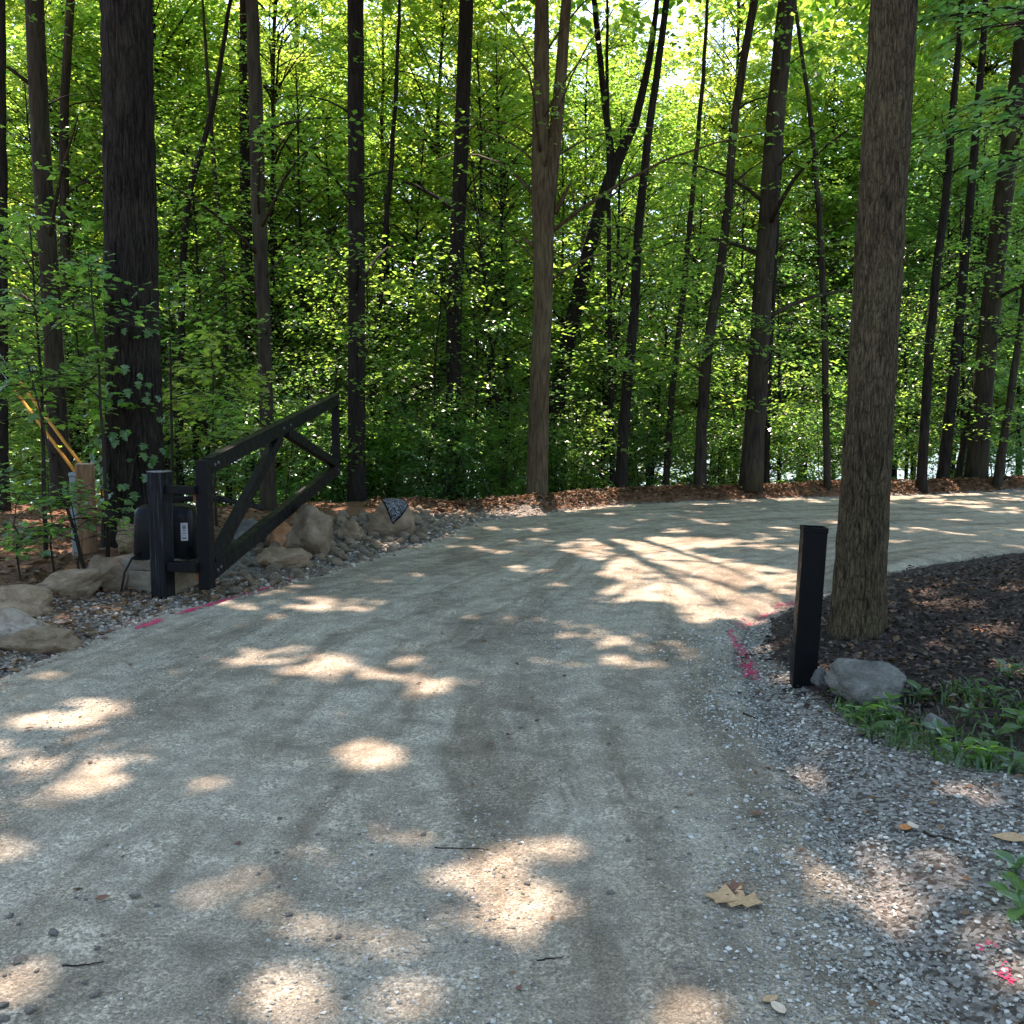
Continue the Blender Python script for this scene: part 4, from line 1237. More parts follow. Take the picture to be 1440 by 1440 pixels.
maple_sapling(61, 60, 10.6, 3.6, 1.25, 'leafy maple sapling in front of the tall grey trunk at left', 0.10, 0.45, 24, LEAF)
maple_sapling(62, -25, 10.0, 3.3, 1.3, 'leafy maple sapling entering from the left edge', 0.10, 0.40, 22, LEAF)
maple_sapling(63, 150, 10.3, 3.2, 0.9, 'slender maple sapling crossing the largest dark trunk', 0.09, 0.55, 7, LEAF_DARK)
maple_sapling(64, 108, 9.6, 1.05, 0.45, 'small sapling beside the round wooden post', 0.08, 0.35, 9, LEAF)
maple_sapling(65, 72, 9.9, 1.1, 0.55, 'small bushy sapling on the lit leaf litter, left of wooden post', 0.075, 0.3, 6, LEAF_DARK)
maple_sapling(66, 20, 9.5, 0.9, 0.6, 'low leafy sapling behind the left boulders', 0.075, 0.3, 6, LEAF_DARK)
maple_sapling(67, 300, 13.6, 2.6, 0.9, 'bright yellow-green maple sapling behind the gate', 0.10, 0.45, 16, LEAF_YEL)
maple_sapling(68, 245, 12.6, 3.2, 0.9, 'dark green maple sapling between largest trunk and gate', 0.09, 0.35, 14, LEAF)
maple_sapling(69, 118, 9.7, 2.25, 0.35, 'bare dark stem leaning left across the yellow guy guards', 0.08, 0.75, 4, LEAF, lean=(-0.30, 0.1), stem=0.022)

# overhanging limb from a maple that stands outside the picture on the right
def overhang():
    rng = np.random.RandomState(88)
    base = np.array([6.6, 8.6, gz(6.6, 8.6)])
    root = tag(empty('maple_tree', base), 'maple just outside the right edge whose leafy limb hangs into the top corner', 'tree')
    P = np.array([base + (0, 0, -.1), base + (0.05, 0, 3), base + (0.1, .1, 7), base + (0.2, .2, 12)])
    C, Wd = densify(P, np.array([.15, .13, .10, .04]), 24, 0.02, rng)
    link('trunk', tubes_mesh('trunk', [(local(C, base), Wd, 12)], BARK_GREY), root)
    wood, lv = [], []
    for z, az, L in ((4.6, 3.3, 3.4), (5.2, 3.05, 3.2), (4.0, 3.5, 3.2), (5.6, 3.4, 3.8), (5.0, 3.75, 3.6), (4.3, 2.95, 2.9), (4.8, 3.55, 3.0), (4.4, 3.2, 2.6), (5.3, 3.3, 2.8), (3.8, 3.35, 2.6), (5.7, 3.15, 4.2)):
        o = np.array([np.interp(z, C[:, 2], C[:, i]) for i in range(3)])
        p = branch_pts(o, az, 0.12, L, rng, 8, 0.35)
        wood.append((p, np.linspace(0.035, 0.006, 8), 6))
        m = 34
        t = 0.25 + 0.75 * (np.arange(m) + rng.rand(m)) / m
        O = along(p, t)
        sg = np.where(np.arange(m) % 2 == 0, 1, -1)
        aa = az + sg * (1.0 - 0.7 * t + rng.randn(m) * 0.3)
        D = np.stack([np.cos(aa), np.sin(aa), rng.randn(m) * 0.12], 1)
        Ls = 0.55 * (0.6 + 0.7 * rng.rand(m))
        for o2, d, l in zip(O, D, Ls):
            q = o2[None] + unit(d)[None] * np.linspace(0, l, 4)[:, None]
            q[:, 2] -= 0.3 * l * np.linspace(0, 1, 4) ** 2
            wood.append((q, np.linspace(0.005, 0.002, 4), 3))
        lv.append(leaves_on(O, D, Ls, 9, 0.088, rng, 0.4, 0.3, jit=0.03))
    lv.append(crown_cloud((6.6, 9.2, 11), (4.2, 4.0, 3.2), 700, rng, 0.16))
    link('branches', tubes_mesh('branches', [(local(p, base), r, k) for p, r, k in wood], TWIG), root)
    link('crown', leaf_mesh('crown', cat_leaves(lv), LEAF_DARK, base, rng, 'oval', True), root)
overhang()

# ------------------------------------------------------------------ gate
gate_base = on_ground(290, 836)
gp = np.array([gate_base[0], 8.75])
gdir = np.array([0.05, 1.0]); gdir /= np.linalg.norm(gdir)
A0 = np.array([-2.72, 8.62]); A1 = np.array([-2.40, 13.55])        # hinge end and far end of the leaf, plan view
gd = (A1 - A0) / np.linalg.norm(A1 - A0)
GL = np.linalg.norm(A1 - A0)
gside = (gd[1], -gd[0], 0)
Z0b, Z0t = 0.20, 1.19
Z1b, Z1t = 0.92, 1.90
def gp3(s, z):
    p = A0 + gd * s
    return (p[0], p[1], z)
def rail_z(s, top):
    return (Z0t + (Z1t - Z0t) * s / GL) if top else (Z0b + (Z1b - Z0b) * s / GL)
gate = tag(empty('swing_gate', (A0[0], A0[1], 0.0)), 'open black timber swing gate with slanting rails and diagonal braces', 'gate')
def gbeam(name, p0, p1, th, hh, parent=gate, mat=BLACK):
    q0 = Vector(p0) - Vector((A0[0], A0[1], 0)); q1 = Vector(p1) - Vector((A0[0], A0[1], 0))
    return link(name, beam_mesh(name, q0, q1, th, hh, mat, gside), parent)
RW = 0.145
gbeam('hinge_stile', gp3(0.07, Z0b - 0.10), gp3(0.07, Z0t + 0.055), 0.105, 0.14)
gbeam('top_rail', gp3(0.143, rail_z(0.143, True) - 0.02), gp3(GL, Z1t - 0.02), 0.098, RW)
gbeam('bottom_rail', gp3(0.143, rail_z(0.143, False) + 0.02), gp3(GL - 0.06, rail_z(GL - 0.06, False) + 0.02), 0.098, RW)
gbeam('end_stile', gp3(GL - 0.05, Z1b - 0.03), gp3(GL - 0.05, Z1t - 0.095), 0.092, 0.10)
gbeam('diagonal_brace', gp3(0.20, rail_z(0.2, False) + 0.09), gp3(GL * 0.47, rail_z(GL * 0.47, True) - 0.10), 0.086, 0.115)
gbeam('diagonal_brace', gp3(GL * 0.52, rail_z(GL * 0.52, True) - 0.10), gp3(GL - 0.12, rail_z(GL - 0.12, False) + 0.10), 0.086, 0.11)
# steel hinge straps on the stile
for zz_ in (Z0t - 0.28, Z0b + 0.02):
    h = box_mesh('hinge', (0.030, 0.05, 0.085), RUST, None, 0.004)
    link('hinge', h, gate, (-0.068, 0.05, zz_))

def bolt_mesh():
    bm = bmesh.new()
    bmesh.ops.create_cone(bm, cap_ends=True, segments=6, radius1=0.016, radius2=0.016, depth=0.012)
    return bm_mesh('bolt', bm, BOLT)
BOLT = mat_paint('dull_bolt', (.09, .088, .085), 0.45, 0.5, (.16, .09, .05), (60, 60, 60), 0.4)
bm_ = bolt_mesh()
for s_, z_ in ((0.20, rail_z(0.2, True) - 0.02), (0.28, rail_z(0.28, True) - 0.015), (0.20, rail_z(0.2, False) + 0.02), (0.28, rail_z(0.28, False) + 0.025),
               (GL * 0.47, rail_z(GL * 0.47, True) - 0.02), (GL * 0.52, rail_z(GL * 0.52, True) - 0.02), (GL - 0.15, rail_z(GL - 0.15, False) + 0.02), (GL - 0.12, rail_z(GL - 0.12, True) - 0.02)):
    p_ = A0 + gd * s_ + np.array(gside[:2]) * 0.054
    link('bolt', bm_, gate, (p_[0] - A0[0], p_[1] - A0[1], z_), (0, rad(90), math.atan2(gside[1], gside[0])))
# gate post with the two arms that carry the gate
POST = np.array([-3.12, 8.72])
pz = gz(*POST)
gpost = tag(empty('gate_post', (POST[0], POST[1], 0.0), rad(-15.6)), 'weathered black square timber gate post in front of the gate opener', 'post')
post_me = box_mesh('post', (0.150, 0.150, 1.36), BLACK_POST, Matrix.Translation((0, 0, 1.135 - 0.68)), 0.006, 2)
link('post', post_me, gpost)
link('cap', box_mesh('cap', (0.156, 0.156, 0.012), mat_paint('weathered_cap', (.10, .10, .10), 0.6, 0.8, (.30, .29, .28), (30, 30, 30)), Matrix.Translation((0, 0, 1.142)), 0.003), gpost)
link('hinge_arm', box_mesh('hinge_arm', (0.30, 0.085, 0.075), BLACK, Matrix.Translation((0.225, 0.0, 0.985)), 0.006, 2), gpost)
link('hinge_arm', box_mesh('hinge_arm', (0.30, 0.11, 0.085), BLACK, Matrix.Translation((0.225, 0.0, 0.30)), 0.006, 2), gpost)

# concrete pad and gate opener
pad = tag(empty('concrete_pad', (-3.34, 9.18, 0.0), rad(-16)), 'two-layer concrete pad under the black gate opener', 'pad')
link('lower_block', box_mesh('lower_block', (0.70, 0.50, 0.36), CONCRETE, Matrix.Translation((0, 0, 0.04)), 0.012, 2), pad)
link('upper_slab', box_mesh('upper_slab', (0.682, 0.482, 0.105), CONCRETE, Matrix.Translation((0, 0, 0.275)), 0.010, 2), pad)
op = tag(empty('gate_opener', (-3.235, 9.17, 0.3278), rad(12)), 'black plastic gate opener box with rounded top and white label', 'gate opener')
def loft_box(levels, k=48, pw=5.0):
    Vs = []
    th = np.arange(k) * 2 * math.pi / k
    c, s = np.cos(th), np.sin(th)
    e = 2.0 / pw
    for z, hx, hy in levels:
        Vs.append(np.stack([np.sign(c) * np.abs(c) ** e * hx, np.sign(s) * np.abs(s) ** e * hy, np.full(k, z)], 1))
    n = len(levels)
    V = np.concatenate(Vs + [np.array([[0, 0, levels[-1][0]]])])
    i = np.arange(n - 1)[:, None] * k
    j = np.arange(k)[None, :]; j2 = (j + 1) % k
    F = np.stack([i + j, i + j2, i + k + j2, i + k + j], -1).reshape(-1, 4)
    T = np.vstack([F[:, [0, 1, 2]], F[:, [0, 2, 3]], np.stack([np.full(k, n * k), (n - 1) * k + np.arange(k), (n - 1) * k + (np.arange(k) + 1) % k], 1)])
    return V, T
V, T = loft_box([(0.0, .275, .205), (0.015, .28, .21), (0.36, .268, .198), (0.42, .262, .192), (0.452, .248, .178), (0.474, .222, .155), (0.485, .17, .11), (0.488, .08, .05)])
cover = link('cover', mesh_np('cover', V, T, BLACK_PLASTIC, True), op)
V, T = loft_box([(0.0, .292, .222), (0.018, .292, .222), (0.022, .286, .216)])
link('base_plate', mesh_np('base_plate', V, T, BLACK_METAL, False), op, (0, 0, -0.004))
lab = link('label_plate', box_mesh('label_plate', (0.062, 0.003, 0.165), WHITE, None, 0.001), cover, (0.185, -0.2075, 0.245), (rad(2), 0, 0))
ink = bmesh.new()
for zc, ww, hh_ in ((0.062, 0.040, 0.006), (0.040, 0.030, 0.028), (0.012, 0.036, 0.006), (-0.004, 0.030, 0.004), (-0.016, 0.036, 0.004), (-0.030, 0.026, 0.004), (-0.058, 0.038, 0.014)):
    box_bm(ink, (ww, 0.002, hh_), Matrix.Translation((0, -0.0018, zc)))
link('label_print', bm_mesh('label_print', ink, GREY_INK), op, (0.185, -0.2075, 0.245), (rad(2), 0, 0))
V, T = loft_box([(0, .018, .018), (0.004, .018, .018), (.006, .012, .012)], 20, 2.0)
link('lock', mesh_np('lock', V, T, STEEL, True), op, (0.02, -0.207, 0.20), (rad(90), 0, 0))
V, T = loft_box([(0, .05, .035), (0.06, .048, .033), (.085, .03, .02)], 24, 3.0)
link('vent_cap', mesh_np('vent_cap', V, T, GREY_BOX, True), op, (-0.03, 0.0, 0.478))
cab = np.array([[-0.20, -0.19, 0.06], [-0.27, -0.25, 0.02], [-0.33, -0.29, -0.10], [-0.36, -0.31, -0.26], [-0.40, -0.33, -0.36]])
link('cable', tubes_mesh('cable', [(cab, 0.010, 8)], BLACK_PLASTIC), op)
# articulated arm from the opener to the gate
opl = Matrix.Translation((-3.235, 9.17, 0.3278)) @ Matrix.Rotation(rad(12), 4, 'Z')
def to_op(p): return opl.inverted() @ Vector(p)
a0, a1, a2 = (-3.30, 9.20, 0.86), (-3.02, 10.05, 0.80), (-2.66, 10.5, 0.66)
armm = bmesh.new()
link('arm', beam_mesh('arm', to_op(a0), to_op(a1), 0.035, 0.05, BLACK_METAL, (1, 0, 0)), op)
link('arm', beam_mesh('arm', to_op(a1), to_op(a2), 0.035, 0.05, BLACK_METAL, (1, -0.4, 0)), op)
armm.free()
V, T = loft_box([(0, .03, .03), (0.08, .03, .03), (.09, .02, .02)], 20, 2.0)
link('arm_pivot', mesh_np('arm_pivot', V, T, STEEL, True), op, to_op((-3.30, 9.20, 0.80)))

# latch post at the right
LP = on_ground(1134, 968)
lp = tag(empty('latch_post', (LP[0], LP[1] + 0.08, 0.0)), 'slightly leaning plain black square post beside the grey rock', 'post')
lp.rotation_euler = (rad(0.5), rad(2.4), rad(-7))
link('post', box_mesh('post', (0.138, 0.138, 1.30), BLACK_METAL, Matrix.Translation((0, 0, 0.30)), 0.007, 2), lp)
capb = bmesh.new()
for sx, sy, wx, wy in ((0, -0.0645, 0.143, 0.014), (0, 0.0645, 0.143, 0.014), (-0.0645, 0, 0.014, 0.114), (0.0645, 0, 0.014, 0.114)):
    box_bm(capb, (wx, wy, 0.030), Matrix.Translation((sx, sy, 0.951)), 0.002)
link('cap_rim', bm_mesh('cap_rim', capb, BLACK_METAL), lp)

# ------------------------------------------------------------------ utility bits at far left
wp = on_ground(125, 792)
wpo = tag(empty('wooden_post', (wp[0], wp[1], 0.05)), 'short round wooden post with sawn top beside the grey pedestal', 'post')
rngw = np.random.RandomState(3)
pth = np.stack([np.cumsum(rngw.randn(14)) * 0.002, np.cumsum(rngw.randn(14)) * 0.002, np.linspace(-0.15, 1.06, 14)], 1)
link('shaft', tubes_mesh('shaft', [(pth, 0.100 + rngw.rand(14) * 0.004, 20)], WOOD_POST), wpo)
V, T = loft_box([(0, .101, .101), (0.010, .097, .097), (0.013, .08, .08)], 24, 2.0)
link('sawn_top', mesh_np('sawn_top', V, T, WOOD_END, False), wpo, (pth[-1][0], pth[-1][1], 1.057))
up = on_ground(104, 800)
upo = tag(empty('utility_pedestal', (up[0] - 0.10, up[1] + 0.42, 0.05), rad(12)), 'narrow grey utility pedestal half behind the round wooden post', 'utility pedestal')
link('body', box_mesh('body', (0.16, 0.14, 1.0), GREY_BOX, Matrix.Translation((0, 0, 0.42)), 0.012, 3), upo)
link('lid', box_mesh('lid', (0.175, 0.155, 0.05), GREY_BOX, Matrix.Translation((0, 0, 0.945)), 0.015, 3), upo)
link('band', box_mesh('band', (0.166, 0.146, 0.02), STEEL, Matrix.Translation((0, 0, 0.70)), 0.003), upo)
for q, (p0, p1, lab_) in enumerate((((19, 546), (112, 672), 'yellow guarded guy wire nearer the left edge'), ((29, 538), (122, 664), 'yellow guarded guy wire close behind the leaning stem'))):
    a = at(p0[0], p0[1], 13.6 - 0.25 * q); bq = at(p1[0], p1[1], 12.6 - 0.25 * q)
    d = (a - bq); d /= np.linalg.norm(d)
    foot = bq - d * ((bq[2] - gz(bq[0], bq[1])) / d[2] + 0.1)
    g_ = tag(empty('guy_wire', foot), lab_, 'guy wire', 'yellow guarded guy wires')
    top = a + d * 9.0
    link('wire', tubes_mesh('wire', [(local(np.array([foot, (foot + top) / 2, top]), foot), 0.005, 6)], STEEL), g_)
    link('guard', tubes_mesh('guard', [(local(np.array([foot + d * 0.25, (foot + a) / 2, a]), foot), 0.020, 12)], YELLOW), g_)

# ------------------------------------------------------------------ boulders
def rock_mesh(name, dims, seed, mat, sub=4, cuts=9, rough=0.06, flat=True):
    rng = np.random.RandomState(seed)
    bm = bmesh.new()
    bmesh.ops.create_icosphere(bm, subdivisions=sub, radius=1.0)
    V = np.array([v.co[:] for v in bm.verts])
    for _ in range(cuts):
        n = unit(rng.randn(3)); d = 0.48 + 0.36 * rng.rand()
        ex = np.maximum(V @ n - d, 0)
        V = V - n[None] * (ex * 0.92)[:, None]
    dirs = unit(V)
    nz1 = fbm(V[:, 0] * 2.0 + seed, V[:, 1] * 2.0, V[:, 2] * 2.0, 3, seed) - 0.5
    nz2 = fbm(V[:, 0] * 7.0 + seed, V[:, 1] * 7.0, V[:, 2] * 7.0, 2, seed + 3) - 0.5
    nz3 = np.abs(fbm(V[:, 0] * 3.2 + 9, V[:, 1] * 3.2 + seed, V[:, 2] * 5.0, 2, seed + 7) - 0.5)
    V = V + dirs * (nz1 * rough * 5 + nz2 * rough * 2.2 - np.clip(0.08 - nz3, 0, 1) * rough * 9)[:, None]
    V = V / np.abs(V).max(0)[None] * 0.9
    V = V * np.asarray(dims)[None] / 2 / 0.9
    for v, c in zip(bm.verts, V):
        v.co = c
    return bm_mesh(name, bm, mat, True)
def boulder(label, box, depth, seed, mat, rz=0.0, tilt=(0, 0), sink=0.22, group='boulders beside the gate', sub=4, rough=0.072, cuts=16):
    """box: left, top, right, bottom of the visible rock in the photo; it rests where its foot meets the ground"""
    x0, y0, x1, y1 = box
    f = on_ground((x0 + x1) / 2, y1, 0.05)
    Y = f[1] + depth * 0.42
    wd = (x1 - x0) * Y / FPX
    ht = (y1 - y0) * Y / FPX
    z0 = gz(f[0], Y)
    x = ((x0 + x1) / 2 - 720) / FPX * Y
    full = ht / (1 - sink)
    o = link('boulder', rock_mesh('boulder', (wd * 1.04, depth, full), seed, mat, sub, cuts, rough), None, (x, Y, z0 + full * (0.5 - sink)), (tilt[0], tilt[1], rz))
    return tag(o, label, 'boulder', group)
boulder('long low tan boulder between left boulders and the round post', (34, 806, 148, 842), 0.5, 11, ROCK_TAN, 0.1, (0, -0.16))
boulder('flat tan boulder behind the long low one, below the largest trunk', (112, 780, 196, 832), 0.6, 12, ROCK_TAN, -0.1)
boulder('tan boulder wedged against the back of the concrete pad', (158, 744, 206, 790), 0.5, 13, ROCK_TAN, 0.2)
boulder('rounded boulder at left edge behind the pale boulder', (-30, 830, 68, 866), 0.55, 14, ROCK_TAN, -0.1, (0, 0.08))
boulder('pale rounded boulder at left edge, largest of its row', (-45, 855, 52, 898), 0.55, 15, ROCK_PALE, 0.05)
boulder('thin flat slab lying in front of the pale boulder', (-20, 872, 102, 907), 0.30, 16, ROCK_TAN, 0.12, (0, -0.14), sink=0.3)
boulder('peaked tan boulder under the rising gate', (400, 708, 476, 784), 0.6, 27, ROCK_TAN, 0.1, (0, 0.10))
boulder('orange rust-coloured boulder left of the peaked one', (374, 734, 408, 776), 0.4, 28, ROCK_RUST, 0.3)
boulder('flat tan rock under the middle of the gate', (348, 762, 432, 798), 0.45, 29, ROCK_TAN, -0.1)
boulder('low grey-brown rock behind the gate brace', (318, 738, 372, 778), 0.5, 30, ROCK_GREY, 0.4)
boulder('small tan rock between peaked boulder and draped boulder', (474, 730, 510, 760), 0.3, 31, ROCK_TAN, 0.2)
db = boulder('round tan boulder with the printed cloth draped over it', (513, 700, 581, 754), 0.55, 33, ROCK_TAN, 0.1, (0, 0), rough=0.035, cuts=6)
boulder('angular grey rock at the foot of the latch post', (1164, 922, 1286, 990), 0.42, 45, ROCK_GREY, 0.2, (0.05, 0.12), group=None, cuts=20, rough=0.06)
boulder('pale small stone among the grass, right of grey rock', (1312, 1000, 1352, 1026), 0.12, 42, ROCK_GREY, 0.2, group='small stones in the grass', sub=3)
boulder('small flat stone in grass in front of grey rock', (1248, 984, 1286, 1002), 0.10, 43, ROCK_GREY, 0.1, group='small stones in the grass', sub=3)
boulder('dark small stone touching left side of grey rock', (1150, 932, 1176, 962), 0.13, 44, ROCK_GREY, 0.4, group='small stones in the grass', sub=3)

# cloth draped over the round boulder
bpy.context.view_layer.update()
dm = db.data
bv = BVHTree.FromPolygons([db.matrix_world @ v.co for v in dm.vertices], [tuple(p.vertices) for p in dm.polygons])
ctr = Vector(db.matrix_world.translation)
# three corners of the folded triangle, as directions from the rock's centre (x right, y away, z up)
c1, c2, c3 = Vector((-0.35, -0.15, 1.0)), Vector((0.80, 0.25, 0.85)), Vector((0.30, -1.0, 0.05))
NC = 22
cv, cf, cuv, idx = [], [], [], {}
for i in range(NC + 1):
    for j in range(NC + 1 - i):
        a_, b_ = i / NC, j / NC
        d = (c1 * (1 - a_ - b_) + c2 * a_ + c3 * b_).normalized()
        h = bv.ray_cast(ctr + d * 3, -d)
        p = (h[0] if h[0] else ctr + d * 0.3) + d * (0.014 + 0.012 * float(vnoise(a_ * 7, b_ * 7, 0, 4)))
        idx[(i, j)] = len(cv)
        cv.append(tuple(p - ctr)); cuv.append((min(a_, b_, 1 - a_ - b_) * 3, 0))
for i in range(NC):
    for j in range(NC - i):
        cf.append((idx[i, j], idx[i + 1, j], idx[i, j + 1]))
        if i + j < NC - 1:
            cf.append((idx[i + 1, j], idx[i + 1, j + 1], idx[i, j + 1]))
cm = mesh_np('bandana', np.array(cv), np.array(cf), CLOTH, True)
ul = cm.uv_layers.new(name='UVMap')
ul.data.foreach_set('uv', np.array(cuv)[np.array(cf).ravel()].astype(np.float32).ravel())
cl = link('bandana', cm, None, tuple(ctr))
sm = cl.modifiers.new('thick', 'SOLIDIFY'); sm.thickness = 0.006; sm.offset = 1
tag(cl, 'black and white printed cloth draped over the round boulder', 'cloth')

# ------------------------------------------------------------------ stone fill along the left verge (each stone a piece of the verge)
rst = np.random.RandomState(12)
stone_variants = [rock_mesh('stone', (1, rst.uniform(.7, .95), rst.uniform(.55, .8)), 200 + i, STONE, 2, 7, 0.05) for i in range(10)]
verge_px = [(300, 838), (335, 800), (385, 765), (470, 740), (575, 725), (640, 718), (690, 722), (650, 742), (600, 765), (520, 788), (430, 812), (350, 832)]
vp = np.array([on_ground(x, y)[:2] for x, y in verge_px])
cnt = 0
tries = 0
placed = []
while cnt < 290 and tries < 6000:
    tries += 1
    x = rst.uniform(vp[:, 0].min(), vp[:, 0].max()); y = rst.uniform(vp[:, 1].min(), vp[:, 1].max())
    if not in_poly(np.array([x]), np.array([y]), vp)[0]: continue
    s = rst.uniform(0.07, 0.21) * (0.75 if x > -1.2 else 1)
    if any((x - a) ** 2 + (y - b) ** 2 < (0.42 * (s + c)) ** 2 for a, b, c in placed): continue
    placed.append((x, y, s))
    z = gz(x, y)
    o = link('stone', stone_variants[cnt % 10], ground, (x, y, z + s * 0.18), (rst.uniform(-.5, .5), rst.uniform(-.5, .5), rst.uniform(0, 6.28)), (s, s, s * rst.uniform(.75, 1.1)))
    cnt += 1

# ------------------------------------------------------------------ loose gravel
_t = bmesh.new(); bmesh.ops.create_icosphere(_t, subdivisions=1, radius=0.5)
ICO12_V = np.array([v.co[:] for v in _t.verts]); ICO12_F = np.array([[v.index for v in f.verts] for f in _t.faces]); _t.free()
OCT_V = np.array([[.5, 0, 0], [-.5, 0, 0], [0, .5, 0], [0, -.5, 0], [0, 0, .5], [0, 0, -.5]])
OCT_F = np.array([[0, 2, 4], [2, 1, 4], [1, 3, 4], [3, 0, 4], [2, 0, 5], [1, 2, 5], [3, 1, 5], [0, 3, 5]])
def gravel(name, xs, ys, sizes, rng, mat, small=False):
    n = len(xs)
    ICO_V, ICO_F = (OCT_V, OCT_F) if small else (ICO12_V, ICO12_F)
    nv = len(ICO_V)
    zs = ground_zs(xs, ys)
    sh = ICO_V[None] * (1 + (rng.rand(n, nv, 1) - 0.5) * 0.55)
    sh = sh * np.stack([np.ones(n), rng.uniform(.6, 1, n), rng.uniform(.35, .7, n)], 1)[:, None, :]
    a = rng.rand(n) * 6.28
    tx = (rng.rand(n) - .5) * 0.9
    c, s = np.cos(a)[:, None], np.sin(a)[:, None]
    X, Y, Z = sh[..., 0], sh[..., 1], sh[..., 2]
    ct_, st_ = np.cos(tx)[:, None], np.sin(tx)[:, None]
    Y, Z = Y * ct_ - Z * st_, Y * st_ + Z * ct_
    X, Y = X * c - Y * s, X * s + Y * c
    V = np.stack([X, Y, Z], -1) * sizes[:, None, None] + np.stack([xs, ys, zs + sizes * 0.14], 1)[:, None, :]
    F = (np.arange(n)[:, None, None] * nv + ICO_F[None]).reshape(-1, 3)
    return tag(link(name, mesh_np(name, V.reshape(-1, 3), F, mat, False)), kind='stuff')
rg = np.random.RandomState(31)
# right shoulder: loose chips between drive and grass
def sample(n, f, x0, x1, y0, y1):
    X = rg.uniform(x0, x1, n); Y = y0 + (y1 - y0) * rg.rand(n) ** 1.25
    p = f(X, Y)
    k = rg.rand(n) < p
    return X[k], Y[k]
def f_right(X, Y):
    sd = road_sd(X, Y)
    shw = np.interp(Y, [0, 2.5, 3.5, 4.6, 5.2, 5.9, 6.8, 8, 9], [2.2, 1.6, 1.25, 0.85, 0.45, 0.25, 0.2, 0.16, 0.12])
    cl_ = 0.35 + 0.9 * smooth(0.35, 0.65, fbm(X * 2.5, Y * 2.5, 0, 2, 61))
    return np.clip((1 - smooth(shw * 0.8, shw * 1.25, sd)) * smooth(-0.75, 0.1, sd) * cl_, 0, 1)
X, Y = sample(30000, f_right, 0.5, 3.6, 2.2, 7.5)
gravel('shoulder_gravel', X, Y, 0.008 + 0.020 * rg.rand(len(X)) ** 2.2, rg, GRAVEL)
tag(bpy.data.objects['shoulder_gravel'], 'loose grey gravel chips along the right edge of the drive', 'gravel')
def f_road(X, Y):
    u = X + 1.0
    tr_ = fbm(u * 2.2, Y * 0.35, 0, 3, 63)
    return (road_sd(X, Y) < -0.02) * np.clip(0.05 + 1.6 * smooth(0.50, 0.72, tr_), 0, 1)
def f_spill(X, Y):
    sd = road_sd(X, Y)
    return np.clip(smooth(-0.85, -0.05, sd) * (1 - smooth(0.0, 0.3, sd)), 0, 1) * (0.3 + 0.7 * smooth(0.4, 0.6, fbm(X * 3, Y * 3, 0, 2, 65)))
X, Y = sample(26000, f_spill, 0.2, 2.2, 2.2, 8.0)
gravel('spilled_gravel', X, Y, 0.006 + 0.018 * rg.rand(len(X)) ** 2.5, rg, GRAVEL, True)
tag(bpy.data.objects['spilled_gravel'], 'loose gravel chips spilling over the right edge of the packed drive', 'gravel')
X, Y = sample(60000, f_road, -3.4, 2.0, 2.2, 9.0)
gravel('drive_gravel', X, Y, 0.005 + 0.015 * rg.rand(len(X)) ** 3, rg, GRAVEL, True)
tag(bpy.data.objects['drive_gravel'], 'scattered small gravel chips on the surface of the drive', 'gravel')
def f_left(X, Y):
    sd = road_sd(X, Y)
    return np.clip(smooth(-0.35, 0.05, sd) * (1 - smooth(0.8, 1.3, sd)), 0, 1)
X, Y = sample(16000, f_left, -5.0, -2.0, 5.6, 9.8)
gravel('verge_gravel', X, Y, 0.012 + 0.04 * rg.rand(len(X)) ** 2.5, rg, GRAVEL_W)
tag(bpy.data.objects['verge_gravel'], 'brownish loose gravel along the left edge of the drive', 'gravel')
def f_verge2(X, Y):
    sd = road_sd(X, Y)
    return np.clip(smooth(-0.30, 0.0, sd) * (1 - smooth(0.5, 0.9, sd)), 0, 1)
X, Y = sample(14000, f_verge2, -2.6, 2.0, 9.4, 19.0)
gravel('rubble', X, Y, 0.02 + 0.06 * rg.rand(len(X)) ** 2.5, rg, GRAVEL_W)
tag(bpy.data.objects['rubble'], 'tan broken rubble between the larger verge stones', 'gravel')
# the bigger single chips lying on the drive, picked out one by one
chip_me = [rock_mesh('chip', (1, rg.uniform(.65, .95), rg.uniform(.4, .65)), 400 + i, CHIP, 2, 9, 0.05) for i in range(8)]
nchip = 0
for q in range(2500):
    if nchip >= 190: break
    zone = q % 4
    if zone == 0: x, y = -1.75 + 0.6 * rg.rand() ** 2, 2.4 + 0.8 * rg.rand() ** 1.6
    elif zone == 1: x, y = rg.uniform(1.0, 2.4), rg.uniform(2.4, 4.6)
    elif zone == 2: x, y = rg.uniform(-3.3, 1.4), 2.5 + 5.5 * rg.rand() ** 1.5
    else: x, y = rg.uniform(-1.8, 1.2), rg.uniform(2.4, 4.0)
    s = (0.016 + 0.026 * rg.rand() ** 2) * (0.8 if zone != 0 else 1.1)
    z = ground_z(x, y)
    link('chip', chip_me[nchip % 8], road, (x, y, z + s * 0.13), (rg.uniform(-.3, .3), rg.uniform(-.3, .3), rg.uniform(0, 6.28)), (s, s, s))
    nchip += 1

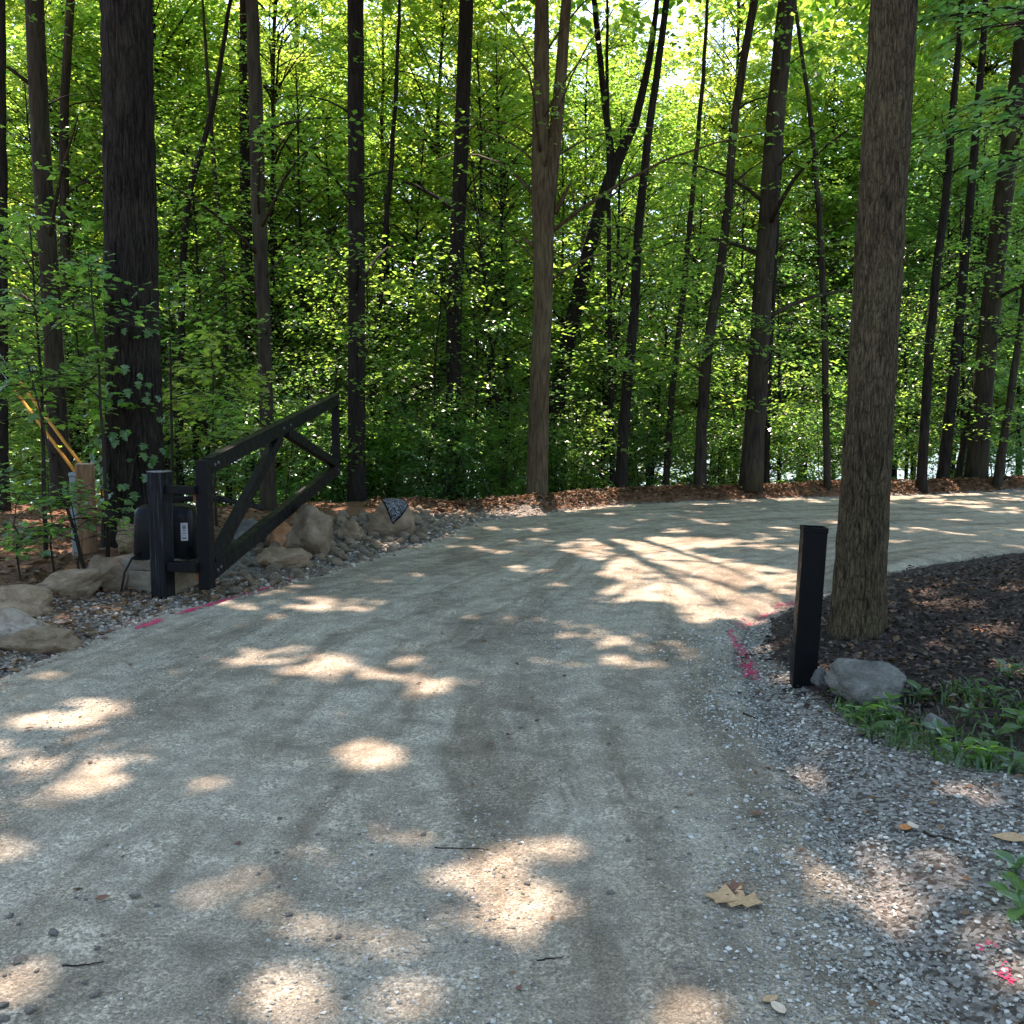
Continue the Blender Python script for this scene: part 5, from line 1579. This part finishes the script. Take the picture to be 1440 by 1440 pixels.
# ------------------------------------------------------------------ dead leaves and litter
def litter(name, label, n, f, box, size, rng, mat=LEAF_DEAD, shape='oval', lift=0.012):
    X = rng.uniform(box[0], box[1], n); Y = rng.uniform(box[2], box[3], n)
    k = rng.rand(n) < f(X, Y)
    X, Y = X[k], Y[k]
    Z = ground_zs(X, Y) + lift * (0.3 + rng.rand(len(X)))
    a = rng.rand(len(X)) * 6.28
    ax = unit(np.stack([np.cos(a), np.sin(a), rng.randn(len(X)) * 0.25], 1))
    nr = unit(np.array([0, 0, 1.0]) + rng.randn(len(X), 3) * 0.38)
    nr = unit(nr - ax * np.sum(nr * ax, -1, keepdims=True))
    sz = size * (0.5 + rng.rand(len(X)))
    me = leaf_mesh(name, (np.stack([X, Y, Z], 1), ax, nr, sz), mat, (0, 0, 0), rng, shape, False)
    return tag(link(name, me), label, 'leaf litter', kind='stuff')
rl = np.random.RandomState(71)
litter('mulch_litter', 'dark brown dead leaves and mulch inside the bend, right of large trunk', 4200,
       lambda X, Y: (smooth(0.25, 0.7, road_sd(X, Y)) * (X > 1.2) * smooth(4.8, 5.6, Y)), (1.4, 9.0, 4.6, 13.5), 0.055, rl)
litter('verge_litter', 'reddish brown leaf litter bank along the far edge of the drive', 90000,
       lambda X, Y: 1.3 * np.exp(-((Y - far_edge(X) + 0.5) / 0.5) ** 2) * smooth(-0.1, 0.2, road_sd(X, Y)), (-2.5, 14.0, 16.5, 25.5), 0.09, rl, shape='diamond', lift=0.05)
litter('left_litter', 'orange brown leaf litter behind the left boulders', 9000,
       lambda X, Y: smooth(1.0, 1.7, road_sd(X, Y)) * (Y < far_edge(X) + 2), (-11.0, -3.0, 8.5, 19.0), 0.085, rl)
litter('drive_litter', 'small brown leaf scraps scattered on the drive and its shoulder', 1100,
       lambda X, Y: np.clip(0.12 + 0.9 * smooth(-0.7, 0.3, road_sd(X, Y)), 0, 1) * (X > -3.2), (-3.2, 3.2, 2.4, 7.5), 0.030, rl, lift=0.008)
MULCH_CHIP = mat_gravel('mulch_chips', (.016, .012, .009), (.048, .036, .026), (.115, .085, .062))
litter('mulch_chips', 'dark shredded bark mulch inside the bend of the drive', 40000,
       lambda X, Y: (smooth(0.05, 0.5, road_sd(X, Y) + 0.35 * (vnoise(X * 3, Y * 3, 0, 19) - 0.5)) * (X > 1.2) * smooth(4.6, 5.5, Y) * np.clip(9.5 / Y - 0.5, 0.1, 1)), (1.4, 7.5, 4.4, 12.5), 0.042, rl, MULCH_CHIP, 'diamond', 0.02)
litter('left_verge_litter', 'brown leaf scraps on the gravel beside the left boulders', 2600,
       lambda X, Y: smooth(-0.25, 0.25, road_sd(X, Y)) * (1 - smooth(1.0, 1.5, road_sd(X, Y))), (-5.0, -2.2, 5.8, 9.6), 0.06, rl, lift=0.03)
# leaves one can pick out on the ground
def single_leaf(label, px, py, size, seed, shape=OAK, curl=0.5, mat=None, az=None):
    rng = np.random.RandomState(seed)
    p = on_ground(px, py)
    z = ground_z(p[0], p[1])
    o = np.array(shape) if True else None
    a = rng.rand() * 6.28 if az is None else az
    pts = [(.4, 0, 0)] + list(shape)
    V = []
    for u, v, w_ in pts:
        V.append(((u - .4) * size, v * size, (w_ * 0.35 + 0.35 * curl * v * v + 0.25 * curl * (u - .4) ** 2) * size))
    m = len(shape)
    F = [(0, 1 + i, 1 + (i + 1) % m) for i in range(m)]
    me = mesh_np('fallen_leaf', np.array(V), np.array(F), mat or LEAF_DEAD, False)
    ob = link('fallen_leaf', me, None, (p[0], p[1], z + 0.012), (rng.uniform(-.12, .12), rng.uniform(-.12, .12), a))
    sm_ = ob.modifiers.new('thick', 'SOLIDIFY'); sm_.thickness = 0.0015
    return tag(ob, label, 'leaf', 'fallen leaves')
def mat_flat_leaf(name, c, c2):
    m, nt, out = new_mat(name)
    n = noise_n(nt, 60, 4, 0.6, mapping(nt))
    principled(nt, out, ramp(nt, [(0.3, c), (0.7, c2)], n.outputs[0]).outputs[0], 0.75, None, 0.25)
    return m
LT = mat_flat_leaf('leaf_tan', (.30, .19, .09), (.46, .31, .16))
LO = mat_flat_leaf('leaf_orange', (.34, .12, .03), (.50, .20, .06))
LP_ = mat_flat_leaf('leaf_pale', (.40, .31, .20), (.55, .45, .32))
LBR = mat_flat_leaf('leaf_brown', (.10, .05, .03), (.20, .10, .06))
single_leaf('large tan oak leaf lying alone on the drive in the foreground', 1040, 1270, 0.200, 1, OAK, 0.55, LT, az=2.75)
single_leaf('brown curled leaf just left behind the large tan oak leaf', 1025, 1256, 0.12, 2, OAK, 0.9, LBR, az=0.4)
single_leaf('rust-orange leaf on the gravel shoulder left of the pale leaf', 1272, 1168, 0.075, 3, OVAL, 1.2, LO, az=1.0)
single_leaf('pale upright leaf on gravel shoulder by the rust-orange leaf', 1284, 1166, 0.07, 4, OVAL, 1.2, LP_, az=1.6)
single_leaf('tan leaf at right edge on the gravel shoulder', 1424, 1186, 0.13, 5, OVAL, 0.5, LT, az=2.6)
single_leaf('small orange leaf on the mulch by the large brown trunk', 1184, 899, 0.075, 6, OVAL, 0.6, LO)
single_leaf('brown leaf right of base of large brown trunk', 1256, 876, 0.10, 7, OAK, 0.8, LBR)
single_leaf('orange leaf in the middle of the dark mulch', 1376, 912, 0.10, 8, OVAL, 0.6, LO)
single_leaf('tan leaf at bottom edge left of the brown dirt', 1082, 1412, 0.055, 9, OVAL, 0.5, LT, az=0.6)
single_leaf('pale leaf at bottom edge beside the tan one', 1095, 1424, 0.06, 10, OVAL, 0.5, LP_, az=2.0)
single_leaf('small reddish leaf at the bottom centre of the drive', 730, 1392, 0.030, 11, OVAL, 0.9, LBR)
single_leaf('small brown leaf on the drive left of the large oak leaf, further back', 1062, 1143, 0.075, 12, OAK, 0.6, LBR, az=0.5)
single_leaf('small reddish leaf at lower left of the drive', 143, 1273, 0.05, 13, OVAL, 0.7, LBR, az=0.3)

def twig(label, p, q, r, seed):
    rng = np.random.RandomState(seed)
    a, b = on_ground(*p), on_ground(*q)
    n = 9
    t = np.linspace(0, 1, n)
    P = a[None] * (1 - t)[:, None] + b[None] * t[:, None]
    P[:, :2] += np.cumsum(rng.randn(n, 2), axis=0) * 0.004
    for k_ in range(n): P[k_, 2] = ground_z(P[k_, 0], P[k_, 1]) + r * 1.1
    me = tubes_mesh('twig', [(local(P, P[0]), np.linspace(r, r * 0.5, n), 6)], TWIG)
    return tag(link('twig', me, None, tuple(P[0])), label, 'twig', 'twigs on the drive')
twig('dark twig lying at lower left of the drive', (85, 1363), (142, 1344), 0.0030, 1)
twig('thin twig across the middle of the drive above the big sun patch', (608, 1190), (688, 1188), 0.0025, 3)
twig('small twig on the drive left of the gravel shoulder', (1045, 1004), (1078, 1012), 0.006, 4)
twig('curved twig at bottom centre of the drive', (754, 1346), (792, 1344), 0.0025, 5)
twig('short twig behind the rust-orange leaf on the shoulder', (1300, 1172), (1345, 1190), 0.006, 6)

# ------------------------------------------------------------------ pink marking paint
rp = np.random.RandomState(9)
def paint(label, pts_px, width, dens):
    P = np.array([on_ground(x, y)[:2] for x, y in pts_px])
    segs = np.linalg.norm(np.diff(P, axis=0), axis=1)
    L = segs.sum()
    n = int(dens * 2.4 * L / 0.01)
    t = rp.rand(n)
    s = np.concatenate([[0], np.cumsum(segs)]) / L
    X = np.interp(t, s, P[:, 0]) + rp.randn(n) * width * 0.45
    Y = np.interp(t, s, P[:, 1]) + rp.randn(n) * width * 0.45
    keep = fbm(X * 30, Y * 30, 0, 2, 71) > 0.44
    X, Y = X[keep], Y[keep]
    Z = ground_zs(X, Y) + 0.003 + rp.rand(len(X)) * 0.003
    k = 7
    th = np.arange(k) * 6.283 / k
    r = ((0.003 + 0.0085 * rp.rand(len(X)) ** 2) * (1.35 if P[:, 0].mean() < 0 else (0.55 if P[:, 1].mean() < 4 else 0.9)))[:, None] * (0.7 + 0.6 * rp.rand(len(X), k))
    V = np.stack([X[:, None] + np.cos(th)[None] * r, Y[:, None] + np.sin(th)[None] * r, np.repeat(Z[:, None], k, 1)], -1).reshape(-1, 3)
    F = np.arange(len(X) * k).reshape(-1, k)
    c = V.mean(0)
    tag(link('paint_mark', mesh_np('paint_mark', V - c, F, PINK), None, tuple(c)), label, 'paint mark', 'pink paint marks')
paint('curved band of pink paint at the drive edge left of the latch post', [(1030, 886), (1042, 912), (1052, 930), (1060, 948)], 0.055, 4.2)
paint('faint pink paint dash behind the curved pink band', [(1040, 878), (1056, 868)], 0.08, 2.2)
paint('faint pink paint dash further round the bend, left of latch post', [(1066, 863), (1086, 854)], 0.08, 2.2)
paint('faint pink paint dash closest behind the latch post', [(1094, 848), (1124, 840)], 0.08, 2.2)
paint('pink paint dash nearest the left boulders on gravel', [(58, 918), (76, 908)], 0.07, 1.6)
paint('pink paint dash left of the gate post foot', [(194, 882), (228, 870)], 0.06, 4.5)
paint('pink paint dash in front of the concrete pad', [(250, 864), (278, 855)], 0.05, 5.0)
paint('longest bright pink dash under the hinge end of the gate', [(290, 853), (326, 839)], 0.05, 6.0)
paint('pink paint dash right of the longest bright one', [(334, 838), (354, 833)], 0.05, 4.5)
paint('pink paint dash in front of the flat tan rock', [(364, 830), (386, 822)], 0.06, 4.5)
paint('pink paint spot on the stones below gate middle', [(402, 816), (416, 810)], 0.07, 4.5)
paint('pink paint spot in the bottom right corner gravel', [(1380, 1326), (1404, 1352)], 0.035, 4.0)
paint('pink paint spot furthest into bottom right corner', [(1404, 1360), (1428, 1378)], 0.035, 4.0)

# ------------------------------------------------------------------ grass and weeds at right
def blades(name, label, n, f, box, h, rng):
    X = rng.uniform(box[0], box[1], n); Y = rng.uniform(box[2], box[3], n)
    k = rng.rand(n) < f(X, Y)
    X, Y = X[k], Y[k]; m = len(X)
    Z = terrain(X, Y)
    a = rng.rand(m) * 6.28
    hh = h * (0.4 + rng.rand(m))
    d = np.stack([np.cos(a), np.sin(a), np.zeros(m)], 1)
    s = np.stack([-np.sin(a), np.cos(a), np.zeros(m)], 1)
    b0 = np.stack([X, Y, Z - 0.005], 1)
    wd = (0.0035 + 0.004 * rng.rand(m))[:, None]
    lean = (0.3 + 0.7 * rng.rand(m))[:, None]
    up_ = np.array([0, 0, 1.0])
    p1 = b0 + up_ * (hh * .6)[:, None] + d * lean * (hh * .35)[:, None]
    p2 = b0 + up_ * (hh * .8)[:, None] + d * lean * (hh * 1.0)[:, None]
    V = np.stack([b0 - s * wd, b0 + s * wd, p1 + s * wd * .8, p1 - s * wd * .8, p2], 1).reshape(-1, 3)
    F = (np.arange(m)[:, None, None] * 5 + np.array([[0, 1, 2], [0, 2, 3], [3, 2, 4]])[None]).reshape(-1, 3)
    return tag(link(name, mesh_np(name, V, F, GRASS, False)), label, 'grass', kind='stuff')
gpoly = np.array([on_ground(x, y)[:2] for x, y in [(1150, 975), (1172, 965), (1250, 985), (1330, 990), (1440, 960), (1520, 960), (1560, 1130), (1440, 1118), (1380, 1095), (1300, 1070), (1215, 1050), (1180, 1010)]])
def f_grass(X, Y):
    return in_poly(X, Y, gpoly) * np.clip(0.15 + 1.5 * smooth(0.40, 0.62, fbm(X * 4, Y * 4, 0, 2, 81)), 0, 1)
rgr = np.random.RandomState(44)
blades('grass', 'low green grass and weeds in front of the grey rock', 9000, f_grass, (1.4, 4.2, 4.2, 6.6), 0.075, rgr)
def weed(label, px, py, h, nleaf, leaf, seed, mat=GRASS, shape='oval', flat=0.5):
    rng = np.random.RandomState(seed)
    p = on_ground(px, py)
    z = ground_z(p[0], p[1])
    base = np.array([p[0], p[1], z])
    root = tag(empty('weed', base), label, 'weed', 'weeds at the right edge of the drive')
    st, = [[]]
    for q in range(nleaf):
        a = q * 2.4 + rng.rand()
        L = leaf * (0.7 + 0.6 * rng.rand())
        hz = h * (0.25 + 0.75 * rng.rand())
        o = np.array([math.cos(a), math.sin(a), 0]) * h * 0.35 * rng.rand() + np.array([0, 0, hz])
        ax = unit(np.array([math.cos(a), math.sin(a), 0.45 * (1 - flat) + rng.randn() * 0.15]))
        nr = np.array([0, 0, 1.0]) + rng.randn(3) * 0.2
        nr = unit(nr - ax * nr.dot(ax))
        V, F = leaf_shape(np.array([o]), ax[None], nr[None], np.array([L]), OVAL if shape == 'oval' else MAPLE)
        link('leaf', mesh_np('leaf', V, F, mat, False), root)
        st.append((np.array([[0, 0, -0.01], o * np.array([.4, .4, .6]), o]), np.array([.003, .0025, .0015]), 4))
    link('stem', tubes_mesh('stem', st, mat), root)
weed('broad-leaved green weed at the right edge on the gravel', 1432, 1268, 0.075, 9, 0.075, 1, LEAF)
weed('dark leaved weed at right edge behind the broad-leaved one', 1428, 1236, 0.07, 7, 0.07, 2, LEAF_DARK)
weed('lowest weed at right edge, under the broad-leaved one', 1436, 1292, 0.05, 6, 0.09, 15, LEAF_DARK)
wrs = np.random.RandomState(6)
wl_ = [(1185, 985, 'between the latch post and the grey rock'), (1236, 1004, 'in front of the grey rock, left'), (1290, 1000, 'in front of the grey rock, right'),
       (1205, 1022, 'at the left end of the grass'), (1262, 1040, 'low in the grass below the grey rock'), (1318, 1052, 'at the grass edge above the shoulder'),
       (1345, 1068, 'with pale shoots at the grass edge'), (1395, 1010, 'right of the pale small stone'), (1420, 985, 'on the mulch at the right edge'),
       (1388, 1082, 'at lower right corner of the grass'), (1425, 1092, 'where the grass meets the right edge'), (1400, 1050, 'in the middle of right-hand grass'),
       (1250, 1018, 'in the thick of the left grass'), (1360, 1030, 'just below the pale small stone'), (1226, 1045, 'at the front of the left grass'), (1432, 1040, 'touching right edge in the grass')]
for q, (wx, wy, where) in enumerate(wl_):
    weed('small green weed ' + where, wx, wy, 0.07 + 0.06 * wrs.rand(), 9 + wrs.randint(5), 0.06 + 0.03 * wrs.rand(), 100 + q, GRASS if q % 3 else LEAF)

# climbing vine on the largest trunk
def vine():
    rng = np.random.RandomState(23)
    n = 80
    C = T4[1]; base = T4[2]
    z = rng.uniform(0.5, 2.1, n) + np.where(rng.rand(n) < 0.25, rng.uniform(0, 1.2, n), 0)
    cx = np.interp(z, C[:, 2], C[:, 0]); cy = np.interp(z, C[:, 2], C[:, 1])
    th = -math.pi / 2 + rng.uniform(-1.35, 1.2, n)
    R0 = 0.37
    out = np.stack([np.cos(th), np.sin(th), np.zeros(n)], 1)
    P = np.stack([cx, cy, z], 1) + out * (R0 + 0.03 + 0.10 * rng.rand(n))[:, None]
    ax = unit(np.array([0, 0, -0.7]) + out * 0.5 + rng.randn(n, 3) * 0.5)
    nr = unit(out + np.array([0, 0, 0.6]) + rng.randn(n, 3) * 0.3)
    nr = unit(nr - ax * np.sum(nr * ax, -1, keepdims=True))
    root = tag(empty('climbing_vine', base), 'green leafy vine climbing the foot of the largest dark trunk', 'vine')
    link('leaves', leaf_mesh('leaves', (P, ax, nr, rng.uniform(.07, .13, n)), LEAF_DARK, base, rng, 'maple', False), root)
    st = []
    for a in (-1.9, -1.3, -2.3):
        zz_ = np.linspace(base[2] - 0.05, base[2] + 2.0, 16)
        aa = a + np.cumsum(rng.randn(16)) * 0.06
        p = np.stack([np.interp(zz_, C[:, 2], C[:, 0]) + np.cos(aa) * (R0 + 0.02), np.interp(zz_, C[:, 2], C[:, 1]) + np.sin(aa) * (R0 + 0.02), zz_], 1)
        st.append((local(p, base), np.linspace(.009, .004, 16), 5))
    link('stem', tubes_mesh('stem', st, TWIG), root)
vine()
